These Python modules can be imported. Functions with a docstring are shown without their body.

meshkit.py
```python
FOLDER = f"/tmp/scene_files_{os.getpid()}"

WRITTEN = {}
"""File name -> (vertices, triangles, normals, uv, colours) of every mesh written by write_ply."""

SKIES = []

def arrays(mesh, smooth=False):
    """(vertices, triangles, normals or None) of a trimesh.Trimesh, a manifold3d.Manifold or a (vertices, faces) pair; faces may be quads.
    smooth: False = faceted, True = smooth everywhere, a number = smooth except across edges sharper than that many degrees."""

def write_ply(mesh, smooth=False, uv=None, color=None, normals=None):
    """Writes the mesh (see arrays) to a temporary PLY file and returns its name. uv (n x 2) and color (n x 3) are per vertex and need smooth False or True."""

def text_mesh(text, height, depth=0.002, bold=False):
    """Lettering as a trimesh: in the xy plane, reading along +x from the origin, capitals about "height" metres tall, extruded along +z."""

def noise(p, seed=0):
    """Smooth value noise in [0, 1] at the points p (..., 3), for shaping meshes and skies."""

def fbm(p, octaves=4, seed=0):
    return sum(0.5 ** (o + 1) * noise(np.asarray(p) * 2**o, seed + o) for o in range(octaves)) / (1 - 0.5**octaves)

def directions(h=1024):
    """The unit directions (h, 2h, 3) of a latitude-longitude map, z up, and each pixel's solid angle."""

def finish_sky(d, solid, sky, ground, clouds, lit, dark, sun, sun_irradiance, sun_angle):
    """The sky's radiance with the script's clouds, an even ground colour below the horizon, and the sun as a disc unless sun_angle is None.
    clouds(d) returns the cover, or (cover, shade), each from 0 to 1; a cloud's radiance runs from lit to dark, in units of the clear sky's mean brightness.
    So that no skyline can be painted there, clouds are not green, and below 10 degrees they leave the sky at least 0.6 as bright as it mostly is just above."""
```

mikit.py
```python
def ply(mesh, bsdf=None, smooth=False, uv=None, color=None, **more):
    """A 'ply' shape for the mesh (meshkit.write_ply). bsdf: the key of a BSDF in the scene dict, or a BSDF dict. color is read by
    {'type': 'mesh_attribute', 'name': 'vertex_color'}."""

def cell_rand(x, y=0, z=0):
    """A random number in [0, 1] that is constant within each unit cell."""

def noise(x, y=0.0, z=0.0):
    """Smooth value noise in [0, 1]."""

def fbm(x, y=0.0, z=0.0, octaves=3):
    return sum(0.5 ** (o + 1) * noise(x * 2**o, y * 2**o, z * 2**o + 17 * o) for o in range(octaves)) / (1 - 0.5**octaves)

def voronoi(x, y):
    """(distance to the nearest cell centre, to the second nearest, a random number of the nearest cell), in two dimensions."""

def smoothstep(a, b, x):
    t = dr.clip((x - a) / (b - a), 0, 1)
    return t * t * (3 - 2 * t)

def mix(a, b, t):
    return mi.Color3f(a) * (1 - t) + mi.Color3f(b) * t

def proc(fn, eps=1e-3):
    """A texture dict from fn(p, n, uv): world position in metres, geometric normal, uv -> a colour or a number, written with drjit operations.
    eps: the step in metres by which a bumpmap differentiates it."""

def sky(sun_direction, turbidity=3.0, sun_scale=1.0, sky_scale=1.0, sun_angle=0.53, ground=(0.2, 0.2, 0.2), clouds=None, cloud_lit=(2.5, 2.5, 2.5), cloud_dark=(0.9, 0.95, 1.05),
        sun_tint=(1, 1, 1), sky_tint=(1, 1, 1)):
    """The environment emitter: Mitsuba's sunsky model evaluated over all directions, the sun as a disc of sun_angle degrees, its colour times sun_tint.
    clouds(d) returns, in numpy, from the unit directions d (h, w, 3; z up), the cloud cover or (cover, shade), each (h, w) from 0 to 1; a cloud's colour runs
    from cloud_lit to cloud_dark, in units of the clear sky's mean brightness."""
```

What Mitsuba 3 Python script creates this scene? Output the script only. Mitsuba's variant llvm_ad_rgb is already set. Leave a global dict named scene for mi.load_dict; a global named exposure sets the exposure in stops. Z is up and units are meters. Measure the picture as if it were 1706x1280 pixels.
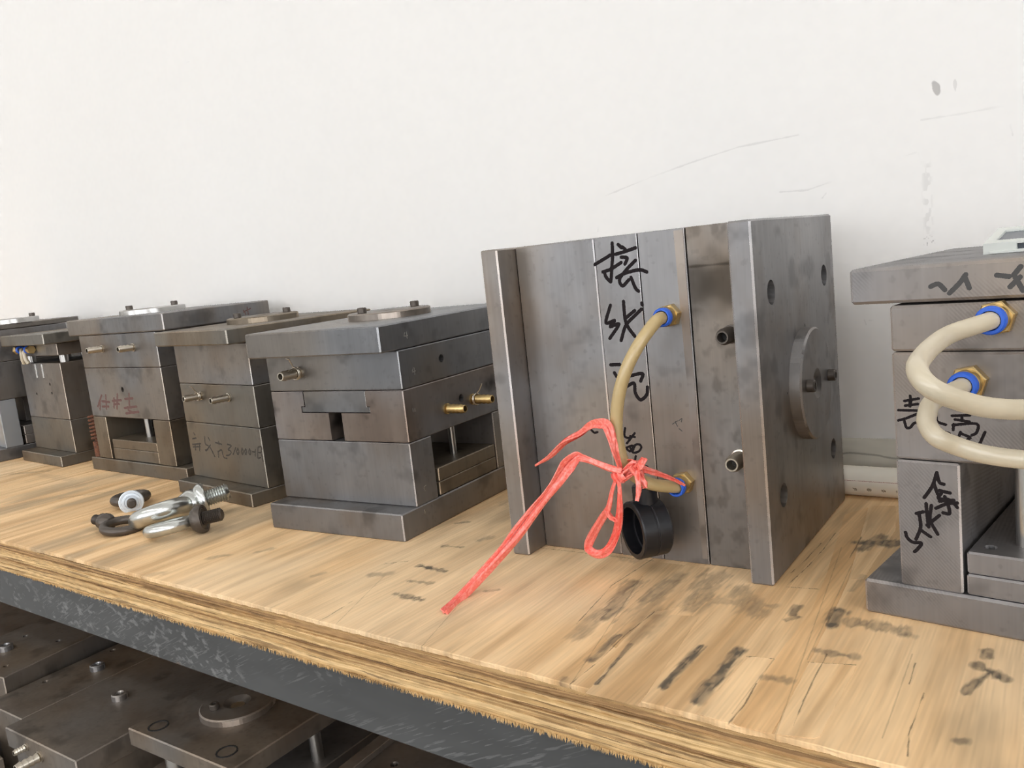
import math, random
import numpy as np, trimesh, shapely
import manifold3d as m3
import drjit as dr, mitsuba as mi, mikit, meshkit
from mikit import noise, fbm, smoothstep, mix, proc

random.seed(7); rng = np.random.default_rng(7)
scene, labels = {}, {}

# ------------------------------------------------------------------ camera, light, exposure
F, YAW, PITCH, ROLL = 1421.5, math.radians(-37.3826), math.radians(-8.1986), math.radians(-6.1765)
EYE = np.array([0.0, -0.3324, 0.2162])
_f = np.array([math.sin(YAW) * math.cos(PITCH), math.cos(YAW) * math.cos(PITCH), math.sin(PITCH)])
_r0 = np.array([math.cos(YAW), -math.sin(YAW), 0.0]); _u0 = np.cross(_r0, _f)
_r = _r0 * math.cos(ROLL) + _u0 * math.sin(ROLL); _u = np.cross(_r, _f)
scene['camera'] = {'type': 'perspective', 'fov': 2 * math.degrees(math.atan(853 / F)), 'fov_axis': 'x', 'near_clip': 0.02, 'far_clip': 100.0,
                   'to_world': mi.ScalarTransform4f().look_at(origin=EYE.tolist(), target=(EYE + _f).tolist(), up=_u.tolist())}
exposure = -1.15
WINDOW_LIGHT = (8.0, 8.2, 8.6)     # daylight through the big windows of the workshop, behind the camera; also the added side window
LAMP_LIGHT = (40.0, 38.5, 36.0)          # added ceiling tubes, unseen, for more overhead light on the board
FLOOR_Z, CEIL_Z, X0, X1, Y0, WALL_Y = -0.95, 2.3, -4.2, 2.8, -4.2, 0.39


# ------------------------------------------------------------------ helpers
def unique(key):
    if key not in scene and not any(k.startswith(key + '__') for k in scene) and key not in labels: return key
    n = 1
    while True:
        k = f'{key}_{n:03d}'
        if k not in scene and not any(q.startswith(k + '__') for q in scene) and k not in labels: return k
        n += 1
def thing(name, label, cat, group=None):
    k = unique(name); labels[k] = {'label': label, 'category': cat}
    if group: labels[k]['group'] = group
    return k
def tri(mesh):
    if hasattr(mesh, 'to_mesh'):
        m = mesh.to_mesh(); return trimesh.Trimesh(m.vert_properties[:, :3], m.tri_verts, process=False)
    return mesh
class Frame:
    def __init__(s, x=0, y=0, z=0, deg=0):
        a = math.radians(deg); s.R = np.array([[math.cos(a), -math.sin(a), 0], [math.sin(a), math.cos(a), 0], [0, 0, 1.0]]); s.t = np.array([x, y, z], float)
    def __call__(s, v): return np.asarray(v, float) @ s.R.T + s.t
WORLD = Frame()
def add(parent, name, mesh, bsdf, frame=WORLD, smooth=False, label=None, kind=None):
    k = unique(parent + '__' + name if parent else name)
    m = tri(mesh); m = trimesh.Trimesh(frame(m.vertices), m.faces, process=False)
    scene[k] = mikit.ply(m, bsdf, smooth=smooth)
    if label or kind:
        labels.setdefault(k, {})
        if label: labels[k]['label'] = label
        if kind: labels[k]['kind'] = kind
    return k
def struct(name, mesh, bsdf, smooth=False, label=None):
    k = add(None, name, mesh, bsdf, smooth=smooth); labels[k] = {'kind': 'structure'}
    if label: labels[k]['label'] = label
    return k
def cham(x0, x1, y0, y1, z0, z1, c=0.0008):
    """A box with chamfered edges."""
    P = []
    for a in range(3):
        d = [c, c, c]; d[a] = 0
        for i in (x0 + d[0], x1 - d[0]):
            for j in (y0 + d[1], y1 - d[1]):
                for k in (z0 + d[2], z1 - d[2]): P.append((i, j, k))
    return m3.Manifold.hull_points(np.array(P))
def box(x0, x1, y0, y1, z0, z1):
    return m3.Manifold.cube((x1 - x0, y1 - y0, z1 - z0)).translate((x0, y0, z0))
def cyl(p, d, r, h, seg=36, r2=None):
    """Cylinder from p along d."""
    m = m3.Manifold.cylinder(h, r, r if r2 is None else r2, seg)
    t = tri(m); t = trimesh.Trimesh(t.vertices, t.faces, process=False); t.apply_transform(align(p, d))
    return m3.Manifold(m3.Mesh(np.asarray(t.vertices, np.float32), np.asarray(t.faces, np.uint32)))
def align(p, d):
    d = np.asarray(d, float) / np.linalg.norm(d)
    x = np.cross([0, 0, 1.0], d) if abs(d[2]) < .95 else np.cross([0, 1.0, 0], d)
    x /= np.linalg.norm(x); M = np.eye(4); M[:3, 0], M[:3, 1], M[:3, 2], M[:3, 3] = x, np.cross(d, x), d, p
    return M
def lathe(p, d, prof, seg=40):
    """prof: (radius, height) rows, closed round the axis."""
    m = trimesh.creation.revolve(np.array(prof, float), sections=seg); m.apply_transform(align(p, d)); return m
def hexprism(p, d, af, h, c=0.0007):
    R = af / 2 / math.cos(math.pi / 6)
    pts = [(r * math.cos(i * math.pi / 3 + .2), r * math.sin(i * math.pi / 3 + .2), z) for i in range(6) for r, z in ((R, c), (R, h - c), (R - c, 0), (R - c, h))]
    t = tri(m3.Manifold.hull_points(np.array(pts))); t.apply_transform(align(p, d)); return t
def spline(pts, n=8):
    """Catmull-Rom through the rows of pts."""
    P = np.asarray(pts, float); P = np.vstack([2 * P[0] - P[1], P, 2 * P[-1] - P[-2]]); out = []
    for i in range(1, len(P) - 2):
        for t in np.linspace(0, 1, n, endpoint=False):
            a, b, c, d = P[i - 1:i + 3]
            out.append(.5 * (2 * b + (c - a) * t + (2 * a - 5 * b + 4 * c - d) * t * t + (3 * b - a - 3 * c + d) * t ** 3))
    out.append(P[-2]); return np.array(out)
def sweep(path, section, closed=False, up=(0, 0, 1)):
    """section(i, t) -> (k, 2) offsets in the (side, normal) frame at path point i."""
    P = np.asarray(path, float); n = len(P)
    tan = np.gradient(P, axis=0); tan /= np.linalg.norm(tan, axis=1, keepdims=True) + 1e-12
    s = np.cross(tan[0], up); s = s if np.linalg.norm(s) > 1e-6 else np.cross(tan[0], [1, 0, 0]); s /= np.linalg.norm(s); V = []
    for i in range(n):
        s = s - tan[i] * (s @ tan[i]); s /= np.linalg.norm(s); w = np.cross(tan[i], s)
        q = np.asarray(section(i, i / (n - 1))); V.append(P[i] + q[:, :1] * s + q[:, 1:] * w)
    k = len(V[0]); V = np.vstack(V); Fc = []
    for i in range(n - 1):
        for j in range(k):
            a, b = i * k + j, i * k + (j + 1) % k; Fc += [(a, b, b + k), (a, b + k, a + k)]
    V = np.vstack([V, P[:1], P[-1:]]); c0, c1 = n * k, n * k + 1
    for j in range(k): Fc += [(c0, (j + 1) % k, j), (c1, (n - 1) * k + j, (n - 1) * k + (j + 1) % k)]
    m = trimesh.Trimesh(V, Fc, process=False); m.fix_normals() if len(Fc) < 400 else None
    return m
def tube(path, r, seg=18):
    a = np.linspace(0, 2 * math.pi, seg, endpoint=False); c = np.stack([np.cos(a), np.sin(a)], 1)
    return sweep(path, lambda i, t: c * (r(t) if callable(r) else r))
def ink(strokes, face, w, lift=0.00012):
    """Pen strokes (mm in the face's plane) as thin flat ribbons on the face; face(u, v, h) -> local point, h off the face."""
    g = shapely.union_all([shapely.LineString(spline(np.array(s) * 1e-3, 5) if len(s) > 2 else np.array(s) * 1e-3).buffer(w / 2, quad_segs=3) for s in strokes]).simplify(0.00005)
    out = []
    for q in getattr(g, 'geoms', [g]):
        if q.area < 1e-9: continue
        m = trimesh.creation.extrude_polygon(q, lift, engine='earcut')
        out.append(trimesh.Trimesh([face(*v) for v in m.vertices], m.faces, process=False))
    m = trimesh.util.concatenate(out); m.fix_normals(); return m
def front(y0): return lambda u, v, h: (u, y0 - h, v)
def right(x0): return lambda u, v, h: (x0 + h, u, v)

# ------------------------------------------------------------------ materials
def bs(key, **k):
    for c in ('base_color',):
        if isinstance(k.get(c), tuple): k[c] = {'type': 'rgb', 'value': list(k[c])}
    scene[key] = {'type': 'twosided', 'b': {'type': 'principled', **k}}
def seg_d(px, py, a, b, c, d):
    ex, ey = c - a, d - b; L = max(ex * ex + ey * ey, 1e-12)
    t = dr.clip(((px - a) * ex + (py - b) * ey) / L, 0, 1)
    return dr.sqrt(dr.square(px - a - ex * t) + dr.square(py - b - ey * t))
def steel_fn(c, brown, seed, amp=0.26, rust=0.45, extra=None, edge=1.4, gain=1.38, grime_amt=.35):
    c, brown = np.array(c) * gain, np.array(brown) * gain
    def fn(p, n, uv):
        x, y, z = p.x + seed, p.y + 3.1 * seed, p.z + 1.7
        big = fbm(x * 16, y * 16, z * 13, 3); mid = fbm(x * 60, y * 60, z * 34, 3)
        streak = noise(x * 420, y * 420, z * 9) * .6 + noise(x * 1300, y * 1300, z * 30) * .4
        v = (1 - amp / 2) + amp * (1.6 * (big - .5) + .5) + .22 * (mid - .5) + .16 * (streak - .5)
        col = mi.Color3f(*c.tolist()) * v
        r = smoothstep(.46, .74, fbm(x * 23 + 5, y * 23, z * 14, 4)) * rust
        col = mix(col, mi.Color3f(*brown.tolist()) * v, r)
        grime = smoothstep(.56, .78, fbm(x * 42 + 9, y * 42, z * 36, 4)) * grime_amt
        fleck = smoothstep(.62, .80, fbm(x * 260, y * 260, z * 210, 3)) * .12
        col = col * (1 - dr.maximum(grime, fleck)) * mix((1.07, .98, .87), (.965, 1.0, 1.04), smoothstep(.36, .62, fbm(x * 10 + 2, y * 10, z * 9, 2)))
        # chamfers painted brighter: caught light, along with wear, put into the colour
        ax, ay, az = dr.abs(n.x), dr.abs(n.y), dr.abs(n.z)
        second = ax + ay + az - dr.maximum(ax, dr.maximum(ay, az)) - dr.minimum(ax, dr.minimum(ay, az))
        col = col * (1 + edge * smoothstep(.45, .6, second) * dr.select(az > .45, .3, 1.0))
        if extra is not None: col = extra(p, col)
        return col
    return fn
def stained(p, col):
    # oil and rust stain down the plate of the big mold that lies on its side
    wob = noise(p.x * 90, p.y * 90, p.z * 90) * .012
    a = smoothstep(.030, .012, dr.abs(p.z - .188) + wob) * .72
    b = smoothstep(.005, .0015, dr.abs(p.z - .200) + wob * .3) * .92
    c = smoothstep(.018, .004, dr.abs(p.z - .172) + wob) * smoothstep(-.222, -.236, p.x) * .7
    d = smoothstep(.5, .75, fbm(p.x * 160, p.y * 160, p.z * 90, 3)) * .35
    return mix(col, mi.Color3f(.030, .022, .014), dr.maximum(dr.maximum(a, b), dr.maximum(c, d)))
def milled(p, col):
    s = dr.sin((p.x * .75 + p.z * .66) * 4200) * .5 + .5
    m = smoothstep(.42, .6, fbm(p.x * 30 + 4, p.y * 30, p.z * 30, 2))
    return col * (1 - .16 * s * m)
STEEL = dict(metallic=0.72, specular=0.5)
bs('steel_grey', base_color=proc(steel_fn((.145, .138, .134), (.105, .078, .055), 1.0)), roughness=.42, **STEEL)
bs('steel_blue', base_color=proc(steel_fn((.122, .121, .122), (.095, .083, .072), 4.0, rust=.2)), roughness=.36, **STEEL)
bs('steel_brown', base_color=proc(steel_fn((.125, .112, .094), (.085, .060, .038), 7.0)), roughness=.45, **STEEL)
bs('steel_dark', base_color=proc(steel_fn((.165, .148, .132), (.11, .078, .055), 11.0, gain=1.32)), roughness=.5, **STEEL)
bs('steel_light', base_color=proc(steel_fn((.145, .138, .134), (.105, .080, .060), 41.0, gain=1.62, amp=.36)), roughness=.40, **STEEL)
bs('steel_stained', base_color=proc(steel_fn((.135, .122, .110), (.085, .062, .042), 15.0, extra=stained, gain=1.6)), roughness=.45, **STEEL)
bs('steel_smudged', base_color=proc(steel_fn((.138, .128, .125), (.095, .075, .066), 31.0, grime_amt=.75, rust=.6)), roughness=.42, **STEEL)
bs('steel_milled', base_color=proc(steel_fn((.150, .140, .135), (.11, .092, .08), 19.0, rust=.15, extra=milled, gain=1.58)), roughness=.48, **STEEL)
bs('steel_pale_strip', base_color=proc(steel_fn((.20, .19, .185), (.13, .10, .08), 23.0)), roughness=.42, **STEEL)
bs('steel_pale', base_color=(.34, .36, .38), roughness=.4, metallic=.7)
bs('zinc_white', base_color=(.74, .82, .90), roughness=.45, metallic=.35)
bs('steel_bright', base_color=(.55, .54, .52), roughness=.25, metallic=.95)
bs('zinc', base_color=(.62, .64, .62), roughness=.24, metallic=.95)
bs('black_oxide', base_color=(.10, .085, .073), roughness=.40, metallic=.6)
bs('brass', base_color=(.60, .44, .20), roughness=.3, metallic=.95)
bs('nickel', base_color=(.55, .50, .42), roughness=.28, metallic=.95)
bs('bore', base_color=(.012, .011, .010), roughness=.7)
bs('blue_plastic', base_color=(.02, .10, .52), roughness=.35)
bs('black_plastic', base_color=(.008, .0085, .011), roughness=.36, specular=.5)
bs('hose_yellow', base_color=(.42, .315, .15), roughness=.25, clearcoat=1.0, clearcoat_gloss=.8)
bs('hose_cream', base_color=(.50, .44, .325), roughness=.28, clearcoat=1.0, clearcoat_gloss=.8)
bs('twine', base_color=proc(lambda p, n, uv: mix((.80, .16, .12), (.88, .27, .23), smoothstep(.4, .7, fbm(p.x * 700 + p.z * 260, p.y * 500, p.z * 420 - p.x * 300, 3)))), roughness=.3, specular=.6)
bs('ink', base_color=(.016, .013, .014), roughness=.8, specular=.08)
bs('ink_faded', base_color=(.045, .043, .042), roughness=.6)
bs('ink_red', base_color=(.105, .048, .042), roughness=.6)
bs('ink_batch', base_color=(.028, .023, .018), roughness=.6)
bs('stamp', base_color=(.5, .5, .48), roughness=.3, metallic=.9)
bs('pvc', base_color=(.80, .76, .66), roughness=.35)
bs('pvc_line', base_color=(.45, .25, .2), roughness=.6)
bs('pvc_ink', base_color=(.30, .26, .2), roughness=.6)
bs('grey_plastic', base_color=(.50, .52, .49), roughness=.4)
bs('screen', base_color=(.055, .065, .08), roughness=.15)
bs('rusty', base_color=proc(lambda p, n, uv: mix((.20, .07, .03), (.05, .025, .018), fbm(p.x * 300, p.y * 300, p.z * 300, 2))), roughness=.8)
bs('plaster_white', base_color=(.80, .79, .77), roughness=.9, specular=.1)
bs('floor_grey', base_color=(.30, .29, .27), roughness=.7)
bs('window_frame', base_color=(.7, .7, .7), roughness=.5)

# traced marks and paths: pen strokes in mm on their faces, stains and cracks on the board, hoses and twine in metres
INK_WIRING = [[(78.8,207.4),(85.5,210.2),(91.2,212.7)],[(93.3,220.5),(92.9,212.5),(91.5,204.6),(89.9,195.6),(88.8,195.5),(86.3,198.4),(85.7,201.2)],[(84.4,201.9),(90.5,203.2),(98.7,207.0)],[(97.7,219.1),(99.7,216.9)],[(100.3,217.3),(102.4,215.6)],[(95.1,212.8),(102.8,214.1),(110.1,215.7)],[(99.1,210.5),(103.4,209.6),(101.4,205.8)],[(109.3,207.5),(102.8,202.6)],[(94.4,197.3),(101.4,199.8),(111.4,201.1),(116.7,199.3)],[(103.4,203.1),(96.5,196.1),(98.3,191.4),(103.2,195.1)],[(105.0,196.5),(107.6,189.3),(109.6,187.1)],[(87.8,178.9),(83.6,169.4),(83.9,166.8),(89.8,168.5)],[(89.8,168.0),(86.3,164.3),(93.0,165.8),(85.1,156.3)],[(97.9,180.9),(97.9,169.7),(99.6,163.5),(104.0,157.1)],[(110.7,175.0),(105.3,170.8),(98.0,164.5),(93.6,154.5)],[(98.5,169.6),(105.6,174.3)],[(83.9,137.9),(90.8,137.9)],[(104.4,143.8),(100.5,137.7)],[(86.2,132.3),(87.7,129.6)],[(95.7,129.5),(107.2,131.4),(105.6,126.3)],[(93.9,122.2),(100.4,124.8),(100.8,118.0),(104.3,113.3),(109.2,116.9),(110.2,122.1)],[(111.2,179.0),(111.5,177.8)]]
INK_SMALL = [[(63.3,91.8),(65.8,89.4),(68.6,89.9)],[(90.6,93.2),(89.5,88.0),(91.7,86.3),(94.3,86.9)],[(97.6,89.8),(94.3,86.1),(90.9,82.4)],[(94.0,87.7),(97.4,87.0)],[(89.7,79.1),(95.5,80.9),(92.9,76.8),(90.5,78.4)],[(92.8,80.1),(95.0,76.1),(99.0,76.7),(101.6,79.6),(100.7,81.8),(97.3,81.4),(95.2,77.7)],[(96.9,73.4),(95.5,68.7)],[(100.9,65.9),(104.8,66.5),(105.0,63.7),(102.7,62.0),(101.1,62.7)]]
INK_FINE = [[(126.1,96.7),(130.0,99.1)],[(128.3,98.3),(129.7,95.2)],[(130.8,99.1),(133.3,100.7),(132.7,98.4)],[(130.7,93.7),(132.6,92.2)]]
INK_TURNED = [[(25.6,121.9),(32.7,123.4)],[(28.6,124.7),(28.9,121.3)],[(25.9,119.4),(32.2,120.5)],[(28.3,121.3),(28.4,119.1)],[(22.4,116.9),(32.1,117.0)],[(31.4,115.1),(26.1,112.6),(22.2,111.3)],[(25.2,111.2),(26.1,107.7),(28.0,107.8),(29.8,110.1),(31.6,110.7)],[(40.8,115.1),(41.1,112.0),(42.5,111.0),(45.3,110.2)],[(48.4,115.0),(56.6,115.6)],[(49.7,113.1),(56.3,112.3)],[(52.9,115.2),(53.0,113.5)],[(48.6,110.2),(59.5,111.4),(59.4,106.9),(57.2,105.4)],[(49.0,110.6),(48.7,107.6)],[(52.1,106.7),(51.0,103.7)],[(51.8,106.2),(56.3,104.3),(55.3,103.1)],[(63.2,107.3),(60.6,100.9)],[(45.1,106.3),(46.9,105.7)]]
INK_THICK = [[(40.2,84.5),(37.8,77.1),(33.6,70.4)],[(40.2,84.0),(41.3,79.4),(43.4,78.6)],[(38.7,78.1),(40.2,73.0)],[(41.2,75.0),(46.2,74.2)],[(42.0,73.7),(40.6,70.7),(45.3,70.7)],[(39.1,65.2),(44.4,68.2),(49.5,69.3)],[(43.6,72.0),(45.2,67.4),(45.5,63.1),(42.5,63.2)],[(41.0,69.3),(47.8,70.5)],[(47.4,69.5),(49.4,66.9)],[(34.4,67.1),(34.7,60.3),(35.2,54.5)],[(37.0,66.4),(36.1,58.5),(39.5,51.2)],[(30.6,61.7),(31.2,53.9),(28.6,46.8)],[(29.3,61.1),(32.9,62.5)],[(31.6,52.0),(35.9,49.2)],[(40.7,61.5),(38.0,58.8),(34.4,55.3)],[(23.4,49.9),(24.2,47.0),(26.9,44.9),(31.2,45.0),(29.4,41.6),(27.6,39.7)]]
INK_FADED = [[(40.5,180.9),(44.1,182.0),(47.0,178.9)],[(56.7,185.8),(53.7,181.7),(49.1,177.1)],[(56.4,184.4),(58.1,179.2)],[(70.2,184.6),(75.3,183.6)],[(80.3,188.0),(77.3,184.1)],[(79.9,183.1),(75.7,178.7)],[(78.0,183.0),(81.0,176.7)]]
INK_BATCH = [[(9.8,57.5),(18.3,58.9)],[(14.3,64.3),(16.5,62.3)],[(13.8,51.9),(12.1,44.5)],[(24.4,53.4),(21.8,44.5)],[(7.6,50.8),(27.1,53.0)],[(7.4,47.9),(24.5,49.4)],[(38.3,61.4),(37.2,53.5),(42.9,51.8)],[(45.9,61.2),(48.3,57.8)],[(48.1,52.8),(36.0,45.2)],[(34.9,46.2),(40.8,47.3)],[(47.2,49.9),(53.9,40.5)],[(60.2,56.4),(72.7,55.3)],[(67.6,58.3),(67.3,55.2)],[(62.7,46.8),(62.3,40.4)],[(64.0,46.9),(70.7,48.9),(71.9,43.9),(74.2,40.6),(79.4,40.3)],[(85.4,56.0),(93.0,55.2),(85.1,50.5),(90.5,48.8),(87.4,45.1),(79.7,43.5)],[(101.6,53.7),(94.0,45.6)],[(105.9,53.3),(102.3,49.7),(103.9,46.4),(106.8,50.0),(105.9,53.3)],[(114.9,54.0),(112.0,50.4),(112.9,47.1),(115.9,50.7),(114.9,54.0)],[(121.1,53.7),(118.7,50.9),(119.7,47.6),(122.2,51.1),(121.1,53.7)],[(129.3,54.3),(126.4,50.8),(128.1,47.9),(130.7,51.4),(129.3,54.3)],[(134.0,51.6),(138.2,51.6)],[(140.2,54.4),(138.1,47.6)],[(146.1,57.5),(142.5,46.0),(147.6,46.4)],[(146.5,57.4),(152.5,57.9),(150.4,52.2),(144.3,51.7)],[(150.9,49.9),(151.7,43.1)]]
INK_RED = [[(57.0,101.6),(41.3,86.5)],[(50.7,95.6),(46.0,82.6)],[(68.1,101.8),(63.3,84.0)],[(55.1,93.7),(74.9,93.1)],[(53.6,86.7),(70.8,87.1)],[(88.5,98.2),(84.3,86.5)],[(98.9,103.2),(91.5,84.7)],[(83.3,94.7),(106.0,96.1)],[(85.7,90.4),(99.6,91.5)],[(128.7,104.5),(123.8,87.4)],[(116.0,97.7),(136.0,99.0)],[(111.1,86.2),(141.7,88.8)],[(112.6,79.5),(145.0,82.3)],[(119.8,84.0),(131.6,80.5)]]
INK_STAMP5 = [[(32.3,167.7),(31.0,164.9),(35.6,164.8)],[(34.6,167.9),(34.4,162.5)],[(37.3,137.7),(35.9,134.4),(39.9,134.7)],[(38.8,137.4),(38.6,131.9)],[(30.5,105.2),(30.3,102.2)],[(33.2,104.7),(33.0,101.7)],[(35.5,38.3),(32.0,37.3),(33.0,33.9)],[(29.1,18.4),(29.3,15.2)]]
INK_LIDRED = [[(107.1,188.9),(118.1,192.1)],[(113.2,194.1),(113.4,185.1)],[(107.5,191.0),(109.9,185.5)]]
STAINS = [(-0.1957,0.0654,-0.1939,0.0186,0.0028,1),(-0.1743,0.0695,-0.174,0.0123,0.0034,1),(-0.2426,0.0585,-0.2417,0.0274,0.0029,0.8),(-0.231,0.0514,-0.2255,0.0065,0.0014,0.9),(-0.1655,0.1346,-0.164,0.1218,0.003,0.9),(-0.1656,0.1142,-0.1609,0.1205,0.0022,0.7),(-0.1434,0.1347,-0.1417,0.1184,0.0045,1),(-0.1358,0.1251,-0.1079,0.1248,0.0052,0.6),(-0.1079,0.1248,-0.1031,0.1206,0.0036,0.7),(-0.1383,0.0848,-0.1206,0.0855,0.0031,0.6),(-0.1636,0.2485,-0.1403,0.2565,0.0059,0.9),(-0.1502,0.2659,-0.1553,0.2389,0.0055,0.7),(-0.0659,0.117,-0.0645,0.1107,0.0028,0.9),(-0.0673,0.0993,-0.0563,0.0916,0.0034,0.9),(-0.0617,0.0954,-0.0683,0.0725,0.0027,0.9),(-0.153,0.0468,-0.143,0.0482,0.0033,0.5),(-0.4355,0.1019,-0.4102,0.1,0.0028,0.9),(-0.4139,0.0541,-0.3884,0.0536,0.003,0.8),(-0.4582,0.0744,-0.4465,0.0813,0.0037,0.4),(-0.423,0.0757,-0.4029,0.0788,0.0026,0.6),(-0.4279,0.1641,-0.4243,0.1713,0.0044,0.5),(-0.4473,0.1427,-0.4311,0.1456,0.0024,0.6),(-0.4766,0.1921,-0.4682,0.1981,0.0021,0.6),(-0.3572,0.0822,-0.3507,0.087,0.0021,0.5),(-0.2709,0.1325,-0.2611,0.0766,0.0057,0.7),(-0.25,0.1516,-0.2502,0.1096,0.0074,0.55),(-0.2283,0.1598,-0.2227,0.1111,0.009,0.5),(-0.2688,0.0827,-0.2648,0.0488,0.0061,0.45),(-0.2433,0.1123,-0.2364,0.0612,0.0093,0.35),(-0.2069,0.1469,-0.1843,0.1177,0.008,0.45),(-0.2165,0.1232,-0.1779,0.1295,0.0039,0.35),(-0.6423,0.0014,-0.6333,0.0116,0.0043,0.25),(-0.6249,0.0501,-0.6154,0.0609,0.0032,0.4),(-0.5022,0.055,-0.498,0.063,0.0028,0.3),(-0.2443,0.0046,-0.2437,-0.002,0.0023,0.5),(-0.065,0.0293,-0.0629,0.0303,0.0024,0.6),(-0.5949,0.0758,-0.5907,0.0848,0.0032,0.4),(-1.017,0.1138,-0.9765,0.1501,0.0048,0.25),(-1.2559,0.1623,-1.2095,0.1894,0.0048,0.3),(-1.2098,0.1736,-1.1035,0.1703,0.0075,0.2),(-0.1434,0.1923,-0.1438,0.1669,0.0021,0.3),(-0.3224,0.1732,-0.289,0.1662,0.0045,0.3),(-0.4694,0.2511,-0.4731,0.2653,0.0055,0.3)]
CRACKS = [[(-0.1815,0.2647),(-0.1796,0.2303),(-0.1794,0.195),(-0.1812,0.1622)],[(-0.1845,0.2412),(-0.1843,0.2105),(-0.1855,0.1817)],[(-0.1597,0.2194),(-0.1606,0.237),(-0.163,0.2616)],[(-0.1548,0.0395),(-0.1528,0.0188),(-0.1531,0.0015)],[(-0.1339,0.0831),(-0.1322,0.0598),(-0.1302,0.0355),(-0.1273,0.0114)],[(-0.0936,0.0908),(-0.0918,0.0689)],[(-0.0842,0.0633),(-0.0832,0.0278),(-0.0801,0.0097)],[(-0.1691,0.0645),(-0.1559,0.0675)],[(-0.1399,0.0705),(-0.1184,0.0774)],[(-0.2387,0.0952),(-0.2395,0.0598),(-0.2373,0.0294),(-0.238,0.0007)],[(-0.2799,0.1757),(-0.2831,0.1223),(-0.2733,0.0625)],[(-0.4091,0.1633),(-0.2772,0.1705)],[(-0.4349,0.0347),(-0.4311,0.0072),(-0.4342,-0.0292)],[(-0.1809,0.1592),(-0.1619,0.1627)],[(-0.4659,0.0945),(-0.452,0.1063)]]
STRIPS = [(-0.1694,0.2364,-0.1316,0.0008),(-0.1552,0.2096,-0.1407,0.0729),(-0.2721,0.1431,-0.2374,-0.0004),(-0.0968,0.0997,-0.0918,0.0184),(-0.3845,0.1311,-0.3407,-0.0011),(-0.4163,0.0017,-0.4474,0.076),(-0.1559,0.0675,-0.1548,0.0091)]
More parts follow.
